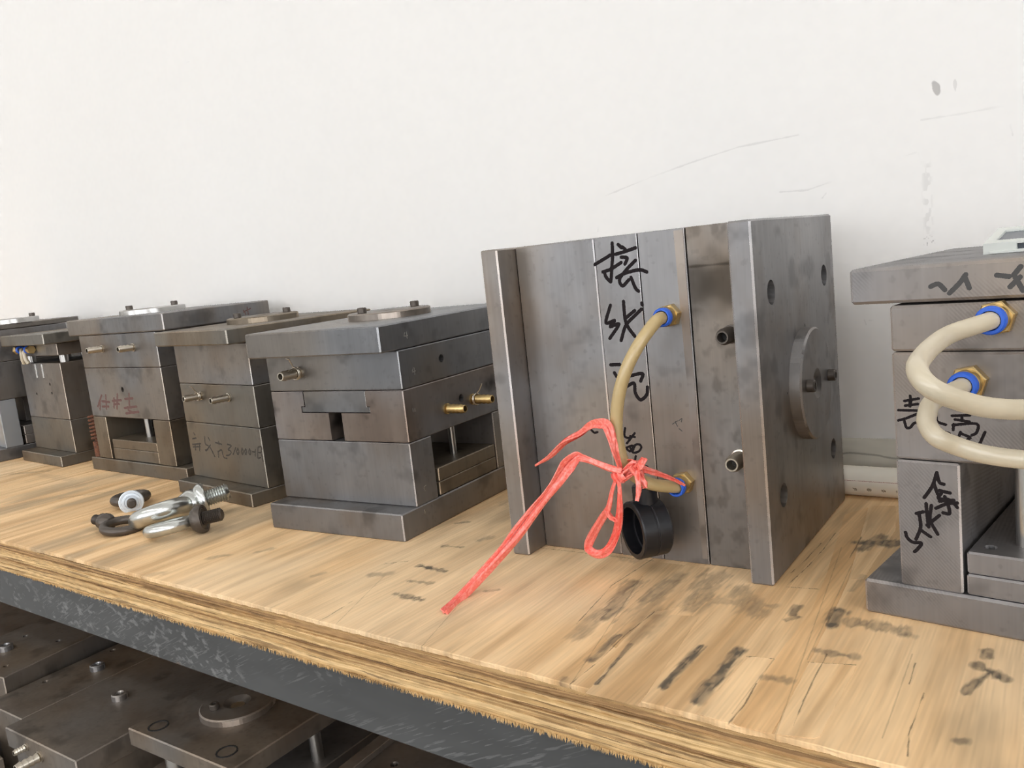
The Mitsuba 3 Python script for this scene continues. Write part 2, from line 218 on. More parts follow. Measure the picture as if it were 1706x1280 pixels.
SCUFFS = [[(-0.4225,0.2659),(-0.3671,0.2777),(-0.3222,0.2853),(-0.2831,0.2908),(-0.2319,0.2921)],[(-0.2495,0.2486),(-0.2272,0.2471),(-0.2082,0.2512)],[(-0.2155,0.2393),(-0.2124,0.2427)],[(-0.1511,0.2631),(-0.1443,0.2642)],[(-0.1426,0.2635),(-0.1416,0.2567)],[(-0.1365,0.2595),(-0.1214,0.2593)],[(-0.1397,0.2874),(-0.1134,0.2869),(-0.0731,0.2877)],[(-0.0819,0.2736),(-0.0805,0.2663)],[(-1.0508,0.5244),(-1.0362,0.5259)],[(-0.4228,0.2631),(-0.4256,0.2492),(-0.4284,0.2353)],[(-0.1874,0.1383),(-0.1862,0.1344)],[(-0.1838,0.1377),(-0.181,0.1375)]]
VENEERS = [[(-0.1865,0.3065),(-0.1752,0.3292),(-0.1505,0.1839),(-0.1453,0.1346),(-0.1365,0.0433),(-0.1334,0.0009),(-0.1516,0.0009),(-0.1533,0.0393),(-0.156,0.0828),(-0.1565,0.13),(-0.1655,0.1914)],[(-0.168,0.0645),(-0.1565,0.0673),(-0.1544,0.0396),(-0.1527,0.0014),(-0.1696,0.0021),(-0.169,0.028)],[(-0.1394,0.0706),(-0.1174,0.077),(-0.1166,0.0526),(-0.1146,0.006),(-0.132,0.0016),(-0.1385,0.0423)],[(-0.1734,0.333),(-0.1574,0.3378),(-0.1455,0.2839),(-0.1425,0.187),(-0.1492,0.1844)],[(-0.2769,0.1689),(-0.2367,0.1715),(-0.2215,0.1146),(-0.2406,0.0932),(-0.2364,0.044),(-0.2476,0.0524)],[(-0.2374,0.0919),(-0.2116,0.0997),(-0.2044,0.0519),(-0.1972,-0.0033),(-0.226,-0.0041)]]
H7A = [(-0.0612,0.1085,0.166),(-0.0679,0.1067,0.164),(-0.0736,0.096,0.162),(-0.0768,0.0721,0.16),(-0.0772,0.0493,0.158),(-0.0745,0.0277,0.157),(-0.0706,0.0205,0.153),(-0.0652,0.0235,0.148),(-0.0568,0.0379,0.141),(-0.0493,0.0498,0.137),(-0.0422,0.0633,0.134),(-0.0238,0.0765,0.132)]
H7B = [(-0.0754,0.1184,0.134),(-0.08,0.1132,0.132),(-0.0825,0.0993,0.13),(-0.0825,0.0834,0.127),(-0.0808,0.0744,0.124),(-0.0762,0.0686,0.12),(-0.0703,0.0748,0.115),(-0.0595,0.0806,0.11),(-0.0455,0.0898,0.106),(-0.0254,0.0996,0.103)]
H6 = [(-0.2514,0.1624,0.1703),(-0.2527,0.1543,0.1679),(-0.2584,0.142,0.1563),(-0.2653,0.1357,0.1421),(-0.2713,0.1334,0.1259),(-0.2752,0.1332,0.1083),(-0.2754,0.1332,0.0925),(-0.2732,0.1353,0.0782),(-0.2672,0.1396,0.069),(-0.26,0.148,0.0624),(-0.2526,0.1623,0.0593)]
R_A = [(-0.2726,0.1254,0.0769),(-0.2719,0.1204,0.0899),(-0.2744,0.1233,0.0988),(-0.2773,0.1251,0.1061),(-0.2842,0.1278,0.1069),(-0.2939,0.1324,0.1048),(-0.306,0.1378,0.0975),(-0.3212,0.1391,0.0899),(-0.3372,0.1424,0.0781),(-0.3518,0.1457,0.0703)]
R_B = [(-0.2693,0.1235,0.0776),(-0.2759,0.1202,0.08),(-0.2884,0.1196,0.0841),(-0.2949,0.1193,0.0858),(-0.2984,0.1192,0.0863),(-0.3016,0.118,0.0838),(-0.3061,0.1168,0.079),(-0.3141,0.1134,0.068),(-0.3258,0.1069,0.0538),(-0.3362,0.1004,0.0403),(-0.3456,0.092,0.0275),(-0.3601,0.0813,0.0105),(-0.3643,0.0627,0.0015),(-0.359,0.0415,0.0015)]
R_C = [(-0.2708,0.1234,0.0755),(-0.276,0.1232,0.0653),(-0.2819,0.1249,0.0523),(-0.2916,0.1285,0.0409),(-0.2997,0.1301,0.0304),(-0.3062,0.1318,0.0198),(-0.302,0.132,0.016),(-0.2951,0.1323,0.0164),(-0.2866,0.1307,0.0226),(-0.2789,0.1291,0.0351),(-0.2736,0.1253,0.049),(-0.2707,0.1224,0.062),(-0.2706,0.1224,0.0719)]
R_D = [(-0.2839,0.1248,0.0506),(-0.2809,0.125,0.0455),(-0.2766,0.1272,0.0428)]
R_E = [(-0.2685,0.1255,0.0751),(-0.2626,0.1278,0.0819),(-0.2602,0.1299,0.0792),(-0.2569,0.1361,0.0754),(-0.253,0.1483,0.0692),(-0.249,0.1565,0.064),(-0.2459,0.1626,0.0589)]
R_F = [(-0.2607,0.1259,0.0775),(-0.257,0.1261,0.0815),(-0.2533,0.1262,0.0863)]
R_G = [(-0.2589,0.126,0.0795),(-0.2571,0.1231,0.0726),(-0.2576,0.12,0.0599)]
R_H = [(-0.2591,0.127,0.0785),(-0.2562,0.1261,0.0727),(-0.2543,0.1262,0.0669)]

def wall_fn(p, n, uv):
    x, z = p.x, p.z
    v = .745 + .02 * (fbm(x * 3, z * 3, 1, 3) - .5) + .012 * (noise(x * 160, z * 160, 2) - .5)
    col = mi.Color3f(1.0, .985, .962) * v
    d = mi.Float(1.0)
    for s in SCUFFS:
        for (a, b), (c, e) in zip(s[:-1], s[1:]): d = dr.minimum(d, seg_d(x, z, a, b, c, e))
    rub = noise(x * 220, z * 220, 5)
    col = col * (1 - .13 * smoothstep(.0011, .0002, d + (rub - .5) * .0008) * smoothstep(.2, .6, noise(x * 40, z * 40, 3)))
    # grey chip with a bright flake, a rubbed column under it, specks above the right-hand mold
    e = dr.sqrt(dr.square((x + .1290) / .0036) + dr.square((z - .3088) / .0062)) + (rub - .5) * .7
    col = mix(col, mi.Color3f(.36, .35, .34), smoothstep(1.0, .75, e) * .8)
    e2 = dr.sqrt(dr.square((x + .1163) / .0012) + dr.square((z - .3080) / .006)) + (rub - .5) * .6
    col = mix(col, mi.Color3f(.5, .49, .48), smoothstep(1.0, .7, e2) * .5)
    colm = smoothstep(.005, .001, dr.abs(x + .1375)) * smoothstep(.195, .21, z) * smoothstep(.262, .25, z)
    col = col * (1 - .12 * colm * smoothstep(.45, .7, noise(x * 500, z * 300, 8)))
    e3 = dr.sqrt(dr.square((x + .1375) / .006) + dr.square((z - .197) / .005))
    col = col * (1 - .45 * smoothstep(1.0, .3, e3) * smoothstep(.62, .72, noise(x * 900, z * 900, 4)))
    return col
bs('wall_paint', base_color=proc(wall_fn), roughness=.75, specular=.25)
def ledge_fn(p, n, uv):
    v = .62 + .28 * (fbm(p.x * 25, p.z * 120, p.y * 30, 3) - .3)
    crack = smoothstep(.0012, .0003, dr.abs(p.z - .0285 - .004 * (noise(p.x * 60, 3, 1) - .5)))
    return mi.Color3f(.80, .76, .66) * v * (1 - .4 * crack * smoothstep(.3, .6, noise(p.x * 30, 7, 2)))
bs('ledge_plaster', base_color=proc(ledge_fn), roughness=.9, specular=.1)

def wood(tint, off):
  def wood_fn(p, n, uv):
    x, y = p.x, p.y
    warp = (noise(x * 8 + off, y * 5, 2) - .5) * .012 + (noise(x * 40, y * 9, 3) - .5) * .003
    strip = mikit.cell_rand((x + warp) * 13.0 + .3, 5, 1); strip2 = mikit.cell_rand((x + warp) * 31.0, 9, 2)
    g = fbm((x + warp) * 120 + 50 * off, y * 6, 1, 4); fine = noise((x + warp) * 1100, y * 40, 4); big = fbm(x * 5, y * 5, 7, 3)
    col = mix((.57, .355, .170), (.80, .560, .315), smoothstep(.12, .88, g * .90 + strip * .10))
    pale = smoothstep(.48, .68, fbm(x * 7 + 1, y * 6, 5, 3)) * (.55 + .15 * strip2)
    col = mix(col, mi.Color3f(.78, .62, .42), pale * .65)
    col = col * (.93 + .05 * strip + .15 * (fine - .5) + .30 * (big - .5) + .22 * (fbm(x * 60, y * 26, 8, 3) - .5))
    col = col * mi.Color3f(*tint)
    grey = smoothstep(.46, .72, fbm(x * 34 + 3, y * 8, 3, 4)) * smoothstep(.35, .65, fbm(x * 5 + 8, y * 7, 2, 2))
    col = mix(col, mi.Color3f(.27, .205, .13), grey * .55)
    wob = (fbm(x * 190, y * 55, 6, 3) - .5); wob2 = noise(x * 800, y * 110, 8) - .5
    s = mi.Float(0.0)
    for a, b, c, d, r, w in STAINS:
        s = dr.maximum(s, w * smoothstep(1.45, .35, seg_d(x, y, a, b, c, d) / r + wob * 1.7 + wob2 * .9))
    s = s * (.74 + .36 * smoothstep(.3, .62, fbm(x * 240, y * 120, 4, 3)))
    col = mix(col, mi.Color3f(.072, .062, .048), dr.clip(s * (.88 + .5 * wob2), 0, .93))
    k = mi.Float(1.0)
    for q in CRACKS:
        for (a, b), (c, d) in zip(q[:-1], q[1:]): k = dr.minimum(k, seg_d(x, y, a, b, c, d))
    col = col * (1 - .60 * smoothstep(.0008, .0001, k + dr.abs(wob2) * .0012))
    q = mi.Float(1.0)
    for a, b, c, d in STRIPS: q = dr.minimum(q, seg_d(x, y, a, b, c, d))
    return col * (1 - .25 * smoothstep(.0007, .0001, q + dr.abs(wob2) * .0006))
  return wood_fn
for nm, tn in (('wood_top', (1, 1, 1)), ('wood_tan', (.96, .90, .82)), ('wood_pale', (1.06, 1.07, 1.08)), ('wood_grey', (.92, .92, .92))):
    bs(nm, base_color=proc(wood(tn, len(nm) - 8 + tn[0])), roughness=.62, specular=.35)
def edge_fn(c0, c1, sd):
    def fn(p, n, uv):
        w = (noise(p.x * 14, sd, 1) - .5) * .0016
        g = fbm(p.x * 7 + sd, (p.z + w) * 1100, 3, 3); h = noise(p.x * 160, (p.z + w) * 700, sd)
        col = mix(c0, c1, smoothstep(.3, .7, g))
        dark = smoothstep(.60, .72, fbm(p.x * 16 + sd, (p.z + w) * 700, 5, 3))
        return mix(col, mi.Color3f(.15, .085, .04), dark * .7) * (.82 + .3 * h)
    return fn
bs('ply_pale', base_color=proc(edge_fn((.46, .29, .125), (.66, .46, .235), 1.0)), roughness=.7, specular=.2)
bs('ply_tan', base_color=proc(edge_fn((.34, .20, .085), (.52, .345, .165), 3.0)), roughness=.7, specular=.2)
bs('ply_brown', base_color=proc(edge_fn((.21, .12, .055), (.40, .24, .11), 5.0)), roughness=.7, specular=.2)
def rail_fn(p, n, uv):
    x, z = p.x, p.z
    col = mi.Color3f(.058, .060, .061) * (.8 + .5 * (fbm(x * 14, z * 60, 1, 3) - .2))
    sc = smoothstep(.52, .80, fbm(x * 150 + z * 130, z * 260 - x * 60, 3, 4)) * smoothstep(.50, .72, fbm(x * 13 + z * 9, z * 16, 9, 3))
    sc2 = smoothstep(.62, .80, fbm(x * 120 - z * 60, z * 900 - x * 420, 5, 2)) * smoothstep(.40, .66, fbm(x * 10 + 3, z * 30, 6, 2))
    col = mix(col, mi.Color3f(.24, .24, .24), dr.maximum(sc * .5, sc2 * .25))
    rust = smoothstep(.68, .8, fbm(x * 30, z * 90, 12, 3)) * smoothstep(-.058, -.070, z)
    return mix(col, mi.Color3f(.22, .11, .05), rust * .6)
bs('rail_paint', base_color=proc(rail_fn), roughness=.45, specular=.5)

# ------------------------------------------------------------------ the room
def slab(x0, x1, y0, y1, z0, z1): return tri(box(x0, x1, y0, y1, z0, z1))
struct('floor', slab(X0, X1, Y0, WALL_Y + .1, FLOOR_Z - .1, FLOOR_Z), 'floor_grey')
struct('ceiling', slab(X0, X1, Y0, WALL_Y + .1, CEIL_Z, CEIL_Z + .1), 'plaster_white')
struct('wall_back', slab(X0, X1, WALL_Y, WALL_Y + .1, FLOOR_Z, CEIL_Z), 'wall_paint', label='white painted wall with scuffs and a chipped spot behind the shelf')
struct('wall_left', slab(X0 - .1, X0, Y0, WALL_Y + .1, FLOOR_Z, CEIL_Z), 'plaster_white')
struct('wall_right', box(X1, X1 + .1, Y0, WALL_Y + .1, FLOOR_Z, CEIL_Z) - box(X1 - .1, X1 + .2, -2.9, -.9, .05, 1.95), 'plaster_white')
fr = box(X1 + .02, X1 + .08, -2.9, -.9, .05, 1.95)
for k in range(3): fr = fr - box(X1 - .1, X1 + .2, -2.9 + k * 2 / 3 + .03, -2.9 + (k + 1) * 2 / 3 - .03, .09, 1.91)
struct('window_4', fr, 'window_frame')  # window added in the side wall to brighten the right-hand faces
k = add('window_4', 'pane', trimesh.Trimesh([(X1 + .085, -2.9, .05), (X1 + .085, -.9, .05), (X1 + .085, -.9, 1.95), (X1 + .085, -2.9, 1.95)], [(0, 2, 1), (0, 3, 2)], process=False), 'window_frame')
scene[k]['emitter'] = {'type': 'area', 'radiance': {'type': 'rgb', 'value': list(WINDOW_LIGHT)}}
# front wall, behind the camera, with three big lit windows
WIN = [(-3.7, -1.9), (-1.3, 0.5), (1.0, 2.5)]; WZ0, WZ1 = 0.05, 1.95
fw = box(X0, X1, Y0 - .1, Y0, FLOOR_Z, CEIL_Z)
for a, b in WIN: fw = fw - box(a, b, Y0 - .2, Y0 + .1, WZ0, WZ1)
struct('wall_front', fw, 'plaster_white')
for i, (a, b) in enumerate(WIN):
    fr = box(a, b, Y0 - .08, Y0 - .02, WZ0, WZ1)
    for k in range(3):
        w = (b - a) / 3; fr = fr - box(a + k * w + .03, a + (k + 1) * w - .03, Y0 - .2, Y0 + .1, WZ0 + .04, WZ1 - .04)
    struct(f'window_{i+1}', fr, 'window_frame')
    pane = trimesh.Trimesh([(a, Y0 - .085, WZ0), (b, Y0 - .085, WZ0), (b, Y0 - .085, WZ1), (a, Y0 - .085, WZ1)], [(0, 2, 1), (0, 3, 2)], process=False)
    k = add(f'window_{i+1}', 'pane', pane, 'window_frame')
    scene[k]['emitter'] = {'type': 'area', 'radiance': {'type': 'rgb', 'value': list(WINDOW_LIGHT)}}
for cx in (-2.2, -.6, 1.0):  # unseen lamps, added to strengthen the light from above
    lk = thing('added_ceiling_lamp', f'added unseen tube lamp on the ceiling in front of window {("on the left", "in the middle", "on the right")[[-2.2,-.6,1.0].index(cx)]}', 'lamp', 'added ceiling tube lamps')
    add(lk, 'housing', cham(cx - .62, cx + .62, -1.75, -1.6, CEIL_Z - .045, CEIL_Z, .004), 'window_frame')
    tb = tri(cham(cx - .6, cx + .6, -1.73, -1.62, CEIL_Z - .06, CEIL_Z - .046, .003))
    k = add(lk, 'diffuser', tb, 'window_frame')
    scene[k]['emitter'] = {'type': 'area', 'radiance': {'type': 'rgb', 'value': list(LAMP_LIGHT)}}
# rough plaster ledge at the foot of the wall
xs = np.linspace(-2.3, 1.2, 700); prof = []
for x in xs:
    q = np.array([(x * 18, 1, 0), (x * 60, 2, 0), (x * 30, 5, 0)]); nz = meshkit.noise(q)
    prof.append([(WALL_Y + .01, -.035), (WALL_Y - .010, -.035), (WALL_Y - .0105 - .002 * nz[0], .015), (WALL_Y - .009 - .003 * nz[1], .029 + .002 * nz[2]), (WALL_Y - .004, .036 + .004 * nz[0]), (WALL_Y + .01, .039 + .003 * nz[0])])
V = np.array([[(x, *q) for q in pr] for x, pr in zip(xs, prof)]).reshape(-1, 3); Fc = []
for i in range(len(xs) - 1):
    for j in range(6): a, b = i * 6 + j, i * 6 + (j + 1) % 6; Fc += [(a, a + 6, b + 6), (a, b + 6, b)]
struct('trim_1', trimesh.Trimesh(V, Fc, process=False), 'ledge_plaster', smooth=35, label='rough cream plaster ledge along the foot of the wall')

# ------------------------------------------------------------------ the shelf: plywood on a steel angle frame
BX0, BX1 = -2.3, 1.1
board = thing('plywood_board', 'thick stained plywood board carrying the row of steel molds', 'board')
plies = [(.0028, 'wood_top', 'wood_top'), (.0022, 'ply_tan', 0), (.0038, 'ply_brown', 0), (.0024, 'ply_tan', 0), (.0060, 'ply_pale', 0), (.0022, 'ply_brown', 0), (.0046, 'ply_tan', 0), (.0073, 'ply_pale', 0)]
z = 0.0; xs = np.concatenate([np.linspace(BX0, -1.7, 60, endpoint=False), np.linspace(-1.7, .1, 1000, endpoint=False), np.linspace(.1, BX1, 60)])
for li, (t, m, _) in enumerate(plies):
    q = lambda fx, s: meshkit.fbm(np.stack([xs * fx, xs * 0 + s, xs * 0 + li * 3.3], 1), 3) - .5
    off = .0006 + .0005 * (li % 3) - .0009 * (m == 'ply_pale') + (.0003 if li == 0 else 0)
    f0, f1, f2 = (off + .0014 * q(30, 1) + .0009 * q(220, 2 + k) for k in (0, 1, 2))
    low = .0007 * q(160, 8) + (.0022 * q(420, 9) * np.clip((xs + 1.0) / .6, .15, 1) if li == 7 else 0)
    zt = np.full_like(xs, z) if li == 0 else z - prev_low
    zb = z - t - low
    cols = [np.stack([xs, np.full_like(xs, WALL_Y), np.full_like(xs, z)], 1), np.stack([xs, f0, zt if li else np.full_like(xs, z - .0006)], 1) if li else np.stack([xs, f0, np.full_like(xs, z) - .0004], 1),
            np.stack([xs, f1, (z - t / 2) + 0 * xs], 1), np.stack([xs, f2, zb], 1), np.stack([xs, np.full_like(xs, WALL_Y), np.full_like(xs, z - t)], 1)]
    if li == 0: cols.insert(1, np.stack([xs, f0 + .0005, np.full_like(xs, z)], 1))
    k = len(cols); V = np.stack(cols, 1).reshape(-1, 3); n = len(xs); Fc = []
    for i in range(n - 1):
        for j in range(k): a, b = i * k + j, i * k + (j + 1) % k; Fc += [(a, a + k, b + k), (a, b + k, b)]
    for j in range(1, k - 1): Fc += [(0, j, j + 1), ((n - 1) * k, (n - 1) * k + j + 1, (n - 1) * k + j)]
    me = trimesh.Trimesh(V, Fc, process=False); me.fix_normals()
    add(board, 'ply', me, m, label='stained top veneer' if li == 0 else None)
    z -= t; prev_low = low
BOARD_T = -z
for i, (P, m) in enumerate(zip(VENEERS, ('wood_tan', 'wood_pale', 'wood_pale', 'wood_pale', 'wood_grey', 'wood_grey'))):
    Q = shapely.Polygon(P).buffer(.0006).buffer(-.0006)
    rag = [(x + .0006 * (meshkit.noise(np.array([[x * 300, y * 300, i]]))[0] - .5), y) for x, y in (Q.exterior.interpolate(d).coords[0] for d in np.arange(0, Q.exterior.length, .004))]
    g = trimesh.creation.extrude_polygon(shapely.Polygon(rag).buffer(0), .00028 - .00002 * i, engine='earcut')
    add(board, 'veneer_piece', g, m, label='tan veneer strip' if i == 0 else None)
V, Fc = [], []
for i in range(2600):
    x = -.95 + 1.0 * rng.random() ** .6; h = (rng.uniform(.0003, .0020) * (rng.random() < .8) + .0003) * min(1, .3 + (x + .95) / .6); w = rng.uniform(.0003, .0008); y = rng.uniform(-.0008, .0012); s = rng.uniform(-.0012, .0012)
    o = len(V); V += [(x - w, y, -BOARD_T + .0012), (x + w, y, -BOARD_T + .0012), (x, y + .0012, -BOARD_T + .0012), (x + s, y - .0006, -BOARD_T - h)]
    Fc += [(o, o + 1, o + 3), (o + 1, o + 2, o + 3), (o + 2, o, o + 3), (o, o + 2, o + 1)]
add(board, 'splinter_fringe', trimesh.Trimesh(V, Fc, process=False), 'ply_pale', label='ragged splinters along the lower edge', kind='stuff')

rack = thing('shelf_frame', 'dark grey painted steel angle frame under the plywood board', 'shelf')
def angle_bar(y, s, z0, z1):  # upright leg at y, flat leg towards s
    up = cham(BX0, BX1, min(y, y + s * .004), max(y, y + s * .004), z0, z1, .0008)
    return up + cham(BX0, BX1, min(y, y + s * .04), max(y, y + s * .04), z1 - .004, z1, .0008)
ZB = -BOARD_T
add(rack, 'rail', angle_bar(.0035, 1, ZB - .0401, ZB), 'rail_paint', label='scratched grey front rail')
add(rack, 'rail', angle_bar(.385, -1, ZB - .0401, ZB), 'rail_paint')
LB = -.365                                               # top of the lower board
add(rack, 'rail', angle_bar(-.05, 1, LB - .06, LB - .02), 'rail_paint')
add(rack, 'rail', angle_bar(.385, -1, LB - .06, LB - .02), 'rail_paint')
for x in (BX0, BX1 - .04):
    for y in (.009, .341): add(rack, 'post', cham(x, x + .04, y, y + .04, FLOOR_Z, ZB - .0045, .001), 'rail_paint')
lower_board = thing('plywood_board', 'dim lower plywood board under the shelf, carrying more molds', 'board')
add(lower_board, 'panel', cham(BX0, BX1, -.05, .385, LB - .02, LB, .001), 'ply_tan')

# ------------------------------------------------------------------ pieces of a mold
def plate(parent, fr, b, mat, name='plate', holes=(), c=.0008, label=None):
    """b: x0, x1, y0, y1, z0, z1 in the mold's frame; holes: (point, direction, radius, depth)."""
    m = cham(*b, c)
    for p, d, r, h in holes:
        d = np.asarray(d, float); m = m - cyl(np.asarray(p) - d * .001, d, r, h + .001, 32)
    return add(parent, name, m, mat, fr, smooth=25 if holes else False, label=label)
def ring(parent, fr, c, d, r, h, mat='steel_grey', screws=(), bore=.004):
    """Locating ring on a face at c, with socket screws at the given offsets."""
    prof = [(bore, -.0002), (r, -.0002), (r, h - .0012), (r - .0012, h), (bore + .006, h), (bore + .001, h - .003), (bore, h - .004), (bore, -.0002)]
    k = add(parent, 'locating_ring', lathe(c, d, prof, 72), mat, fr, smooth=30)
    add(k, 'sprue_bushing', lathe(np.asarray(c) + np.asarray(d) * (h - .0046), d, [(0, 0), (bore + .0001, 0), (bore + .0001, .0012), (.0016, .0008), (0, -.0004)], 24), 'steel_bright', fr, smooth=30)
    for o in screws:
        q = np.asarray(c) + np.asarray(o, float) + np.asarray(d, float) * (h - .0002)
        s = lathe(q, d, [(0, 0), (.0038, 0), (.0042, .0006), (.0042, .0046), (.0037, .0053), (.0022, .0053), (.0022, .0025), (0, .0025)], 24)
        add(k, 'screw', s, 'black_oxide', fr, smooth=30)
    return k
def nipple(parent, fr, p, d, L=.020, r=.0042, mat='brass', wire=False):
    """Hose barb screwed into a face at p."""
    pr = [(0, -.001), (r * 1.2, -.001), (r * 1.2, .0015)]
    n = 4; z0, st = .0022, (L - .0030) / n
    for i in range(n): pr += [(r * .72, z0 + i * st), (r * 1.05, z0 + i * st + .0006), (r * .80, z0 + (i + 1) * st)]
    pr += [(r * .86, L - .0005), (r * .8, L), (r * .62, L), (r * .60, L - .012), (0, L - .012)]
    k = add(parent, 'hose_nipple', lathe(p, d, pr, 28), mat, fr, smooth=30)
    add(k, 'bore', lathe(np.asarray(p) + np.asarray(d) * (L - .0085), d, [(0, 0), (r * .605, 0), (r * .605, .0004), (0, .0004)], 20), 'bore', fr)
    if wire:
        a = np.linspace(0, 2 * math.pi * 1.9, 46); M = align(np.asarray(p) + np.asarray(d) * .0035, d)
        loop = np.stack([np.cos(a + 2.2) * r * 1.22, np.sin(a + 2.2) * r * 1.22, np.linspace(0, .0022, len(a))], 1)
        e = loop[-1]; tail = np.array([e * 1.25, e * 1.6 + [.001, 0, .001], e * 2.3 + [.0012, .001, .002], e * 2.7 + [-.0006, 0, .003]])
        path = np.vstack([loop, tail]) @ M[:3, :3].T + M[:3, 3]
        add(k, 'wire_tie', tube(path, .00065, 7), 'nickel', fr, smooth=40, label='twisted wire tie')
    return k
def fitting(parent, fr, p, d, collar=.0065, hx=.0145, hose=.0042):
    """Push-in hose fitting: brass hexagon and blue release collar."""
    p, d = np.asarray(p, float), np.asarray(d, float)
    k = add(parent, 'hose_fitting', hexprism(p - d * .0005, d, hx, .0065), 'brass', fr, smooth=20, label='brass fitting with blue collar')
    add(k, 'sleeve', lathe(p + d * .0055, d, [(0, 0), (hx * .44, 0), (hx * .46, .001), (hx * .46, .0045), (hx * .42, .0055), (0, .0055)], 32), 'brass', fr, smooth=30)
    add(k, 'collar', lathe(p + d * .0108, d, [(hose + .0002, 0), (collar * .93, 0), (collar, .0008), (collar, .0042), (collar * .9, .0052), (hose + .0006, .0052), (hose + .0002, .0044), (hose + .0002, 0)], 36), 'blue_plastic', fr, smooth=30, label='blue plastic collar')
    return k
def pillar(parent, fr, p, d, r, h, mat='steel_bright', name='guide_pin'):
    return add(parent, name, lathe(p, d, [(0, 0), (r, 0), (r, h - .001), (r - .001, h), (0, h)], 28), mat, fr, smooth=30)
G = .0003                                             # half the joint between two plates

# ------------------------------------------------------------------ mold with the sliding insert (centre left)
fr = Frame(-.6399, .1262, 0, 4.3794); W, D, O = .155, .200, .0203
k = thing('injection_mold', 'upright grey steel mold with brass nipples, touching the big mold tipped on its side', 'mold')
plate(k, fr, (0, W, 0, D, 0, .0231), 'steel_grey', 'clamp_plate', c=.0010)
plate(k, fr, (0, W, O, .0503, .0231 + G, .0777 - G), 'steel_grey', 'spacer_block')
plate(k, fr, (0, W, .1443, D - O, .0231 + G, .0777 - G), 'steel_grey', 'spacer_block')
plate(k, fr, (.002, W - .0006, .0541, .1434, .0236, .0355), 'steel_brown', 'ejector_plate')
plate(k, fr, (.002, W - .0006, .0546, .1431, .0358, .0476), 'steel_brown', 'ejector_plate')
# plate with a T-shaped pocket for the insert
pl = cham(0, W, O, D - O, .0777 + G, .1221 - G)
pl = pl - box(.0405, .1140, O - .01, O + .03, .1026, .13) - box(.0365, .1175, O - .01, O + .03, .1026, .1085) - box(.0688, .0840, O - .01, O + .05, .07, .104)
pl = pl - cyl((W + .001, .0987, .1002), (-1, 0, 0), .0036, .02, 28)
add(k, 'cavity_plate', pl, 'steel_smudged', fr, smooth=25)
ins = cham(.0409, .1136, O + .0004, O + .0295, .1030, .1217, .0005) + cham(.0369, .1171, O + .0004, O + .0295, .1030, .1081, .0005)
add(k, 'slide_insert', ins, 'steel_blue', fr, label='darker slide insert in its pocket')
plate(k, fr, (0, W, O, D - O, .1221 + G, .1546 - G), 'steel_blue', 'cavity_plate', [((W, .0766, .1396), (-1, 0, 0), .0035, .015)])
plate(k, fr, (0, W, 0, D, .1546 + G, .1769), 'steel_blue', 'clamp_plate', c=.0012)
ring(k, fr, (W / 2, .107, .1769), (0, 0, 1), .0387, .0062, 'steel_grey', [(-.010, -.026, 0), (.010, .026, 0)])
nipple(k, fr, (.040, O, .1389), (0, -1, 0), .022, .0044, 'nickel', True)
nipple(k, fr, (W, .0757, .0954), (1, 0, 0), .020, .0040, 'brass')
nipple(k, fr, (W, .1154, .0961), (1, 0, 0), .022, .0042, 'brass', True)
pillar(k, fr, (.135, .1045, .0476), (0, 0, 1), .0032, .0299, 'steel_bright', 'return_pin')
pillar(k, fr, (.11, .083, .0476), (0, 0, 1), .0075, .0299, 'black_oxide', 'support_pillar')
for a in ((0, 2), (2, 4), (4, 6), (6, 7), (7, 8)): add(k, 'punched_mark', ink(INK_STAMP5[a[0]:a[1]], right(W), .0007), 'stamp', fr)
M5F = fr

# ------------------------------------------------------------------ mold with black handwriting at the foot (second from the big one)
fr = Frame(-.8727, .1782, 0, -5.5579); W, D, O = .1537, .180, .0202
k = thing('injection_mold', 'brown-grey steel mold with a row of small black handwriting low on its front', 'mold')
plate(k, fr, (0, W, 0, D, 0, .0143), 'steel_brown', 'clamp_plate', c=.0010)
plate(k, fr, (0, W, O, D - O, .0143 + G, .0769 - G), 'steel_brown', 'spacer_block')
plate(k, fr, (0, W, O, D - O, .0769 + G, .1206 - G), 'steel_brown', 'cavity_plate')
plate(k, fr, (0, W, O, D - O, .1206 + G, .1643 - G), 'steel_grey', 'cavity_plate')
plate(k, fr, (0, W, 0, D, .1643 + G, .1801), 'steel_brown', 'clamp_plate', c=.0012)
ring(k, fr, (W / 2, .0898, .1801), (0, 0, 1), .0386, .0062, 'steel_brown', [(-.008, -.026, 0), (.008, .026, 0)])
nipple(k, fr, (.0464, O, .1079), (0, -1, 0), .021, .0038, 'nickel', True)
nipple(k, fr, (.1038, O, .1076), (0, -1, 0), .021, .0038, 'nickel')
add(k, 'marker_writing', ink(INK_BATCH, front(O), .0016), 'ink_batch', fr, label='black handwritten characters and numbers')

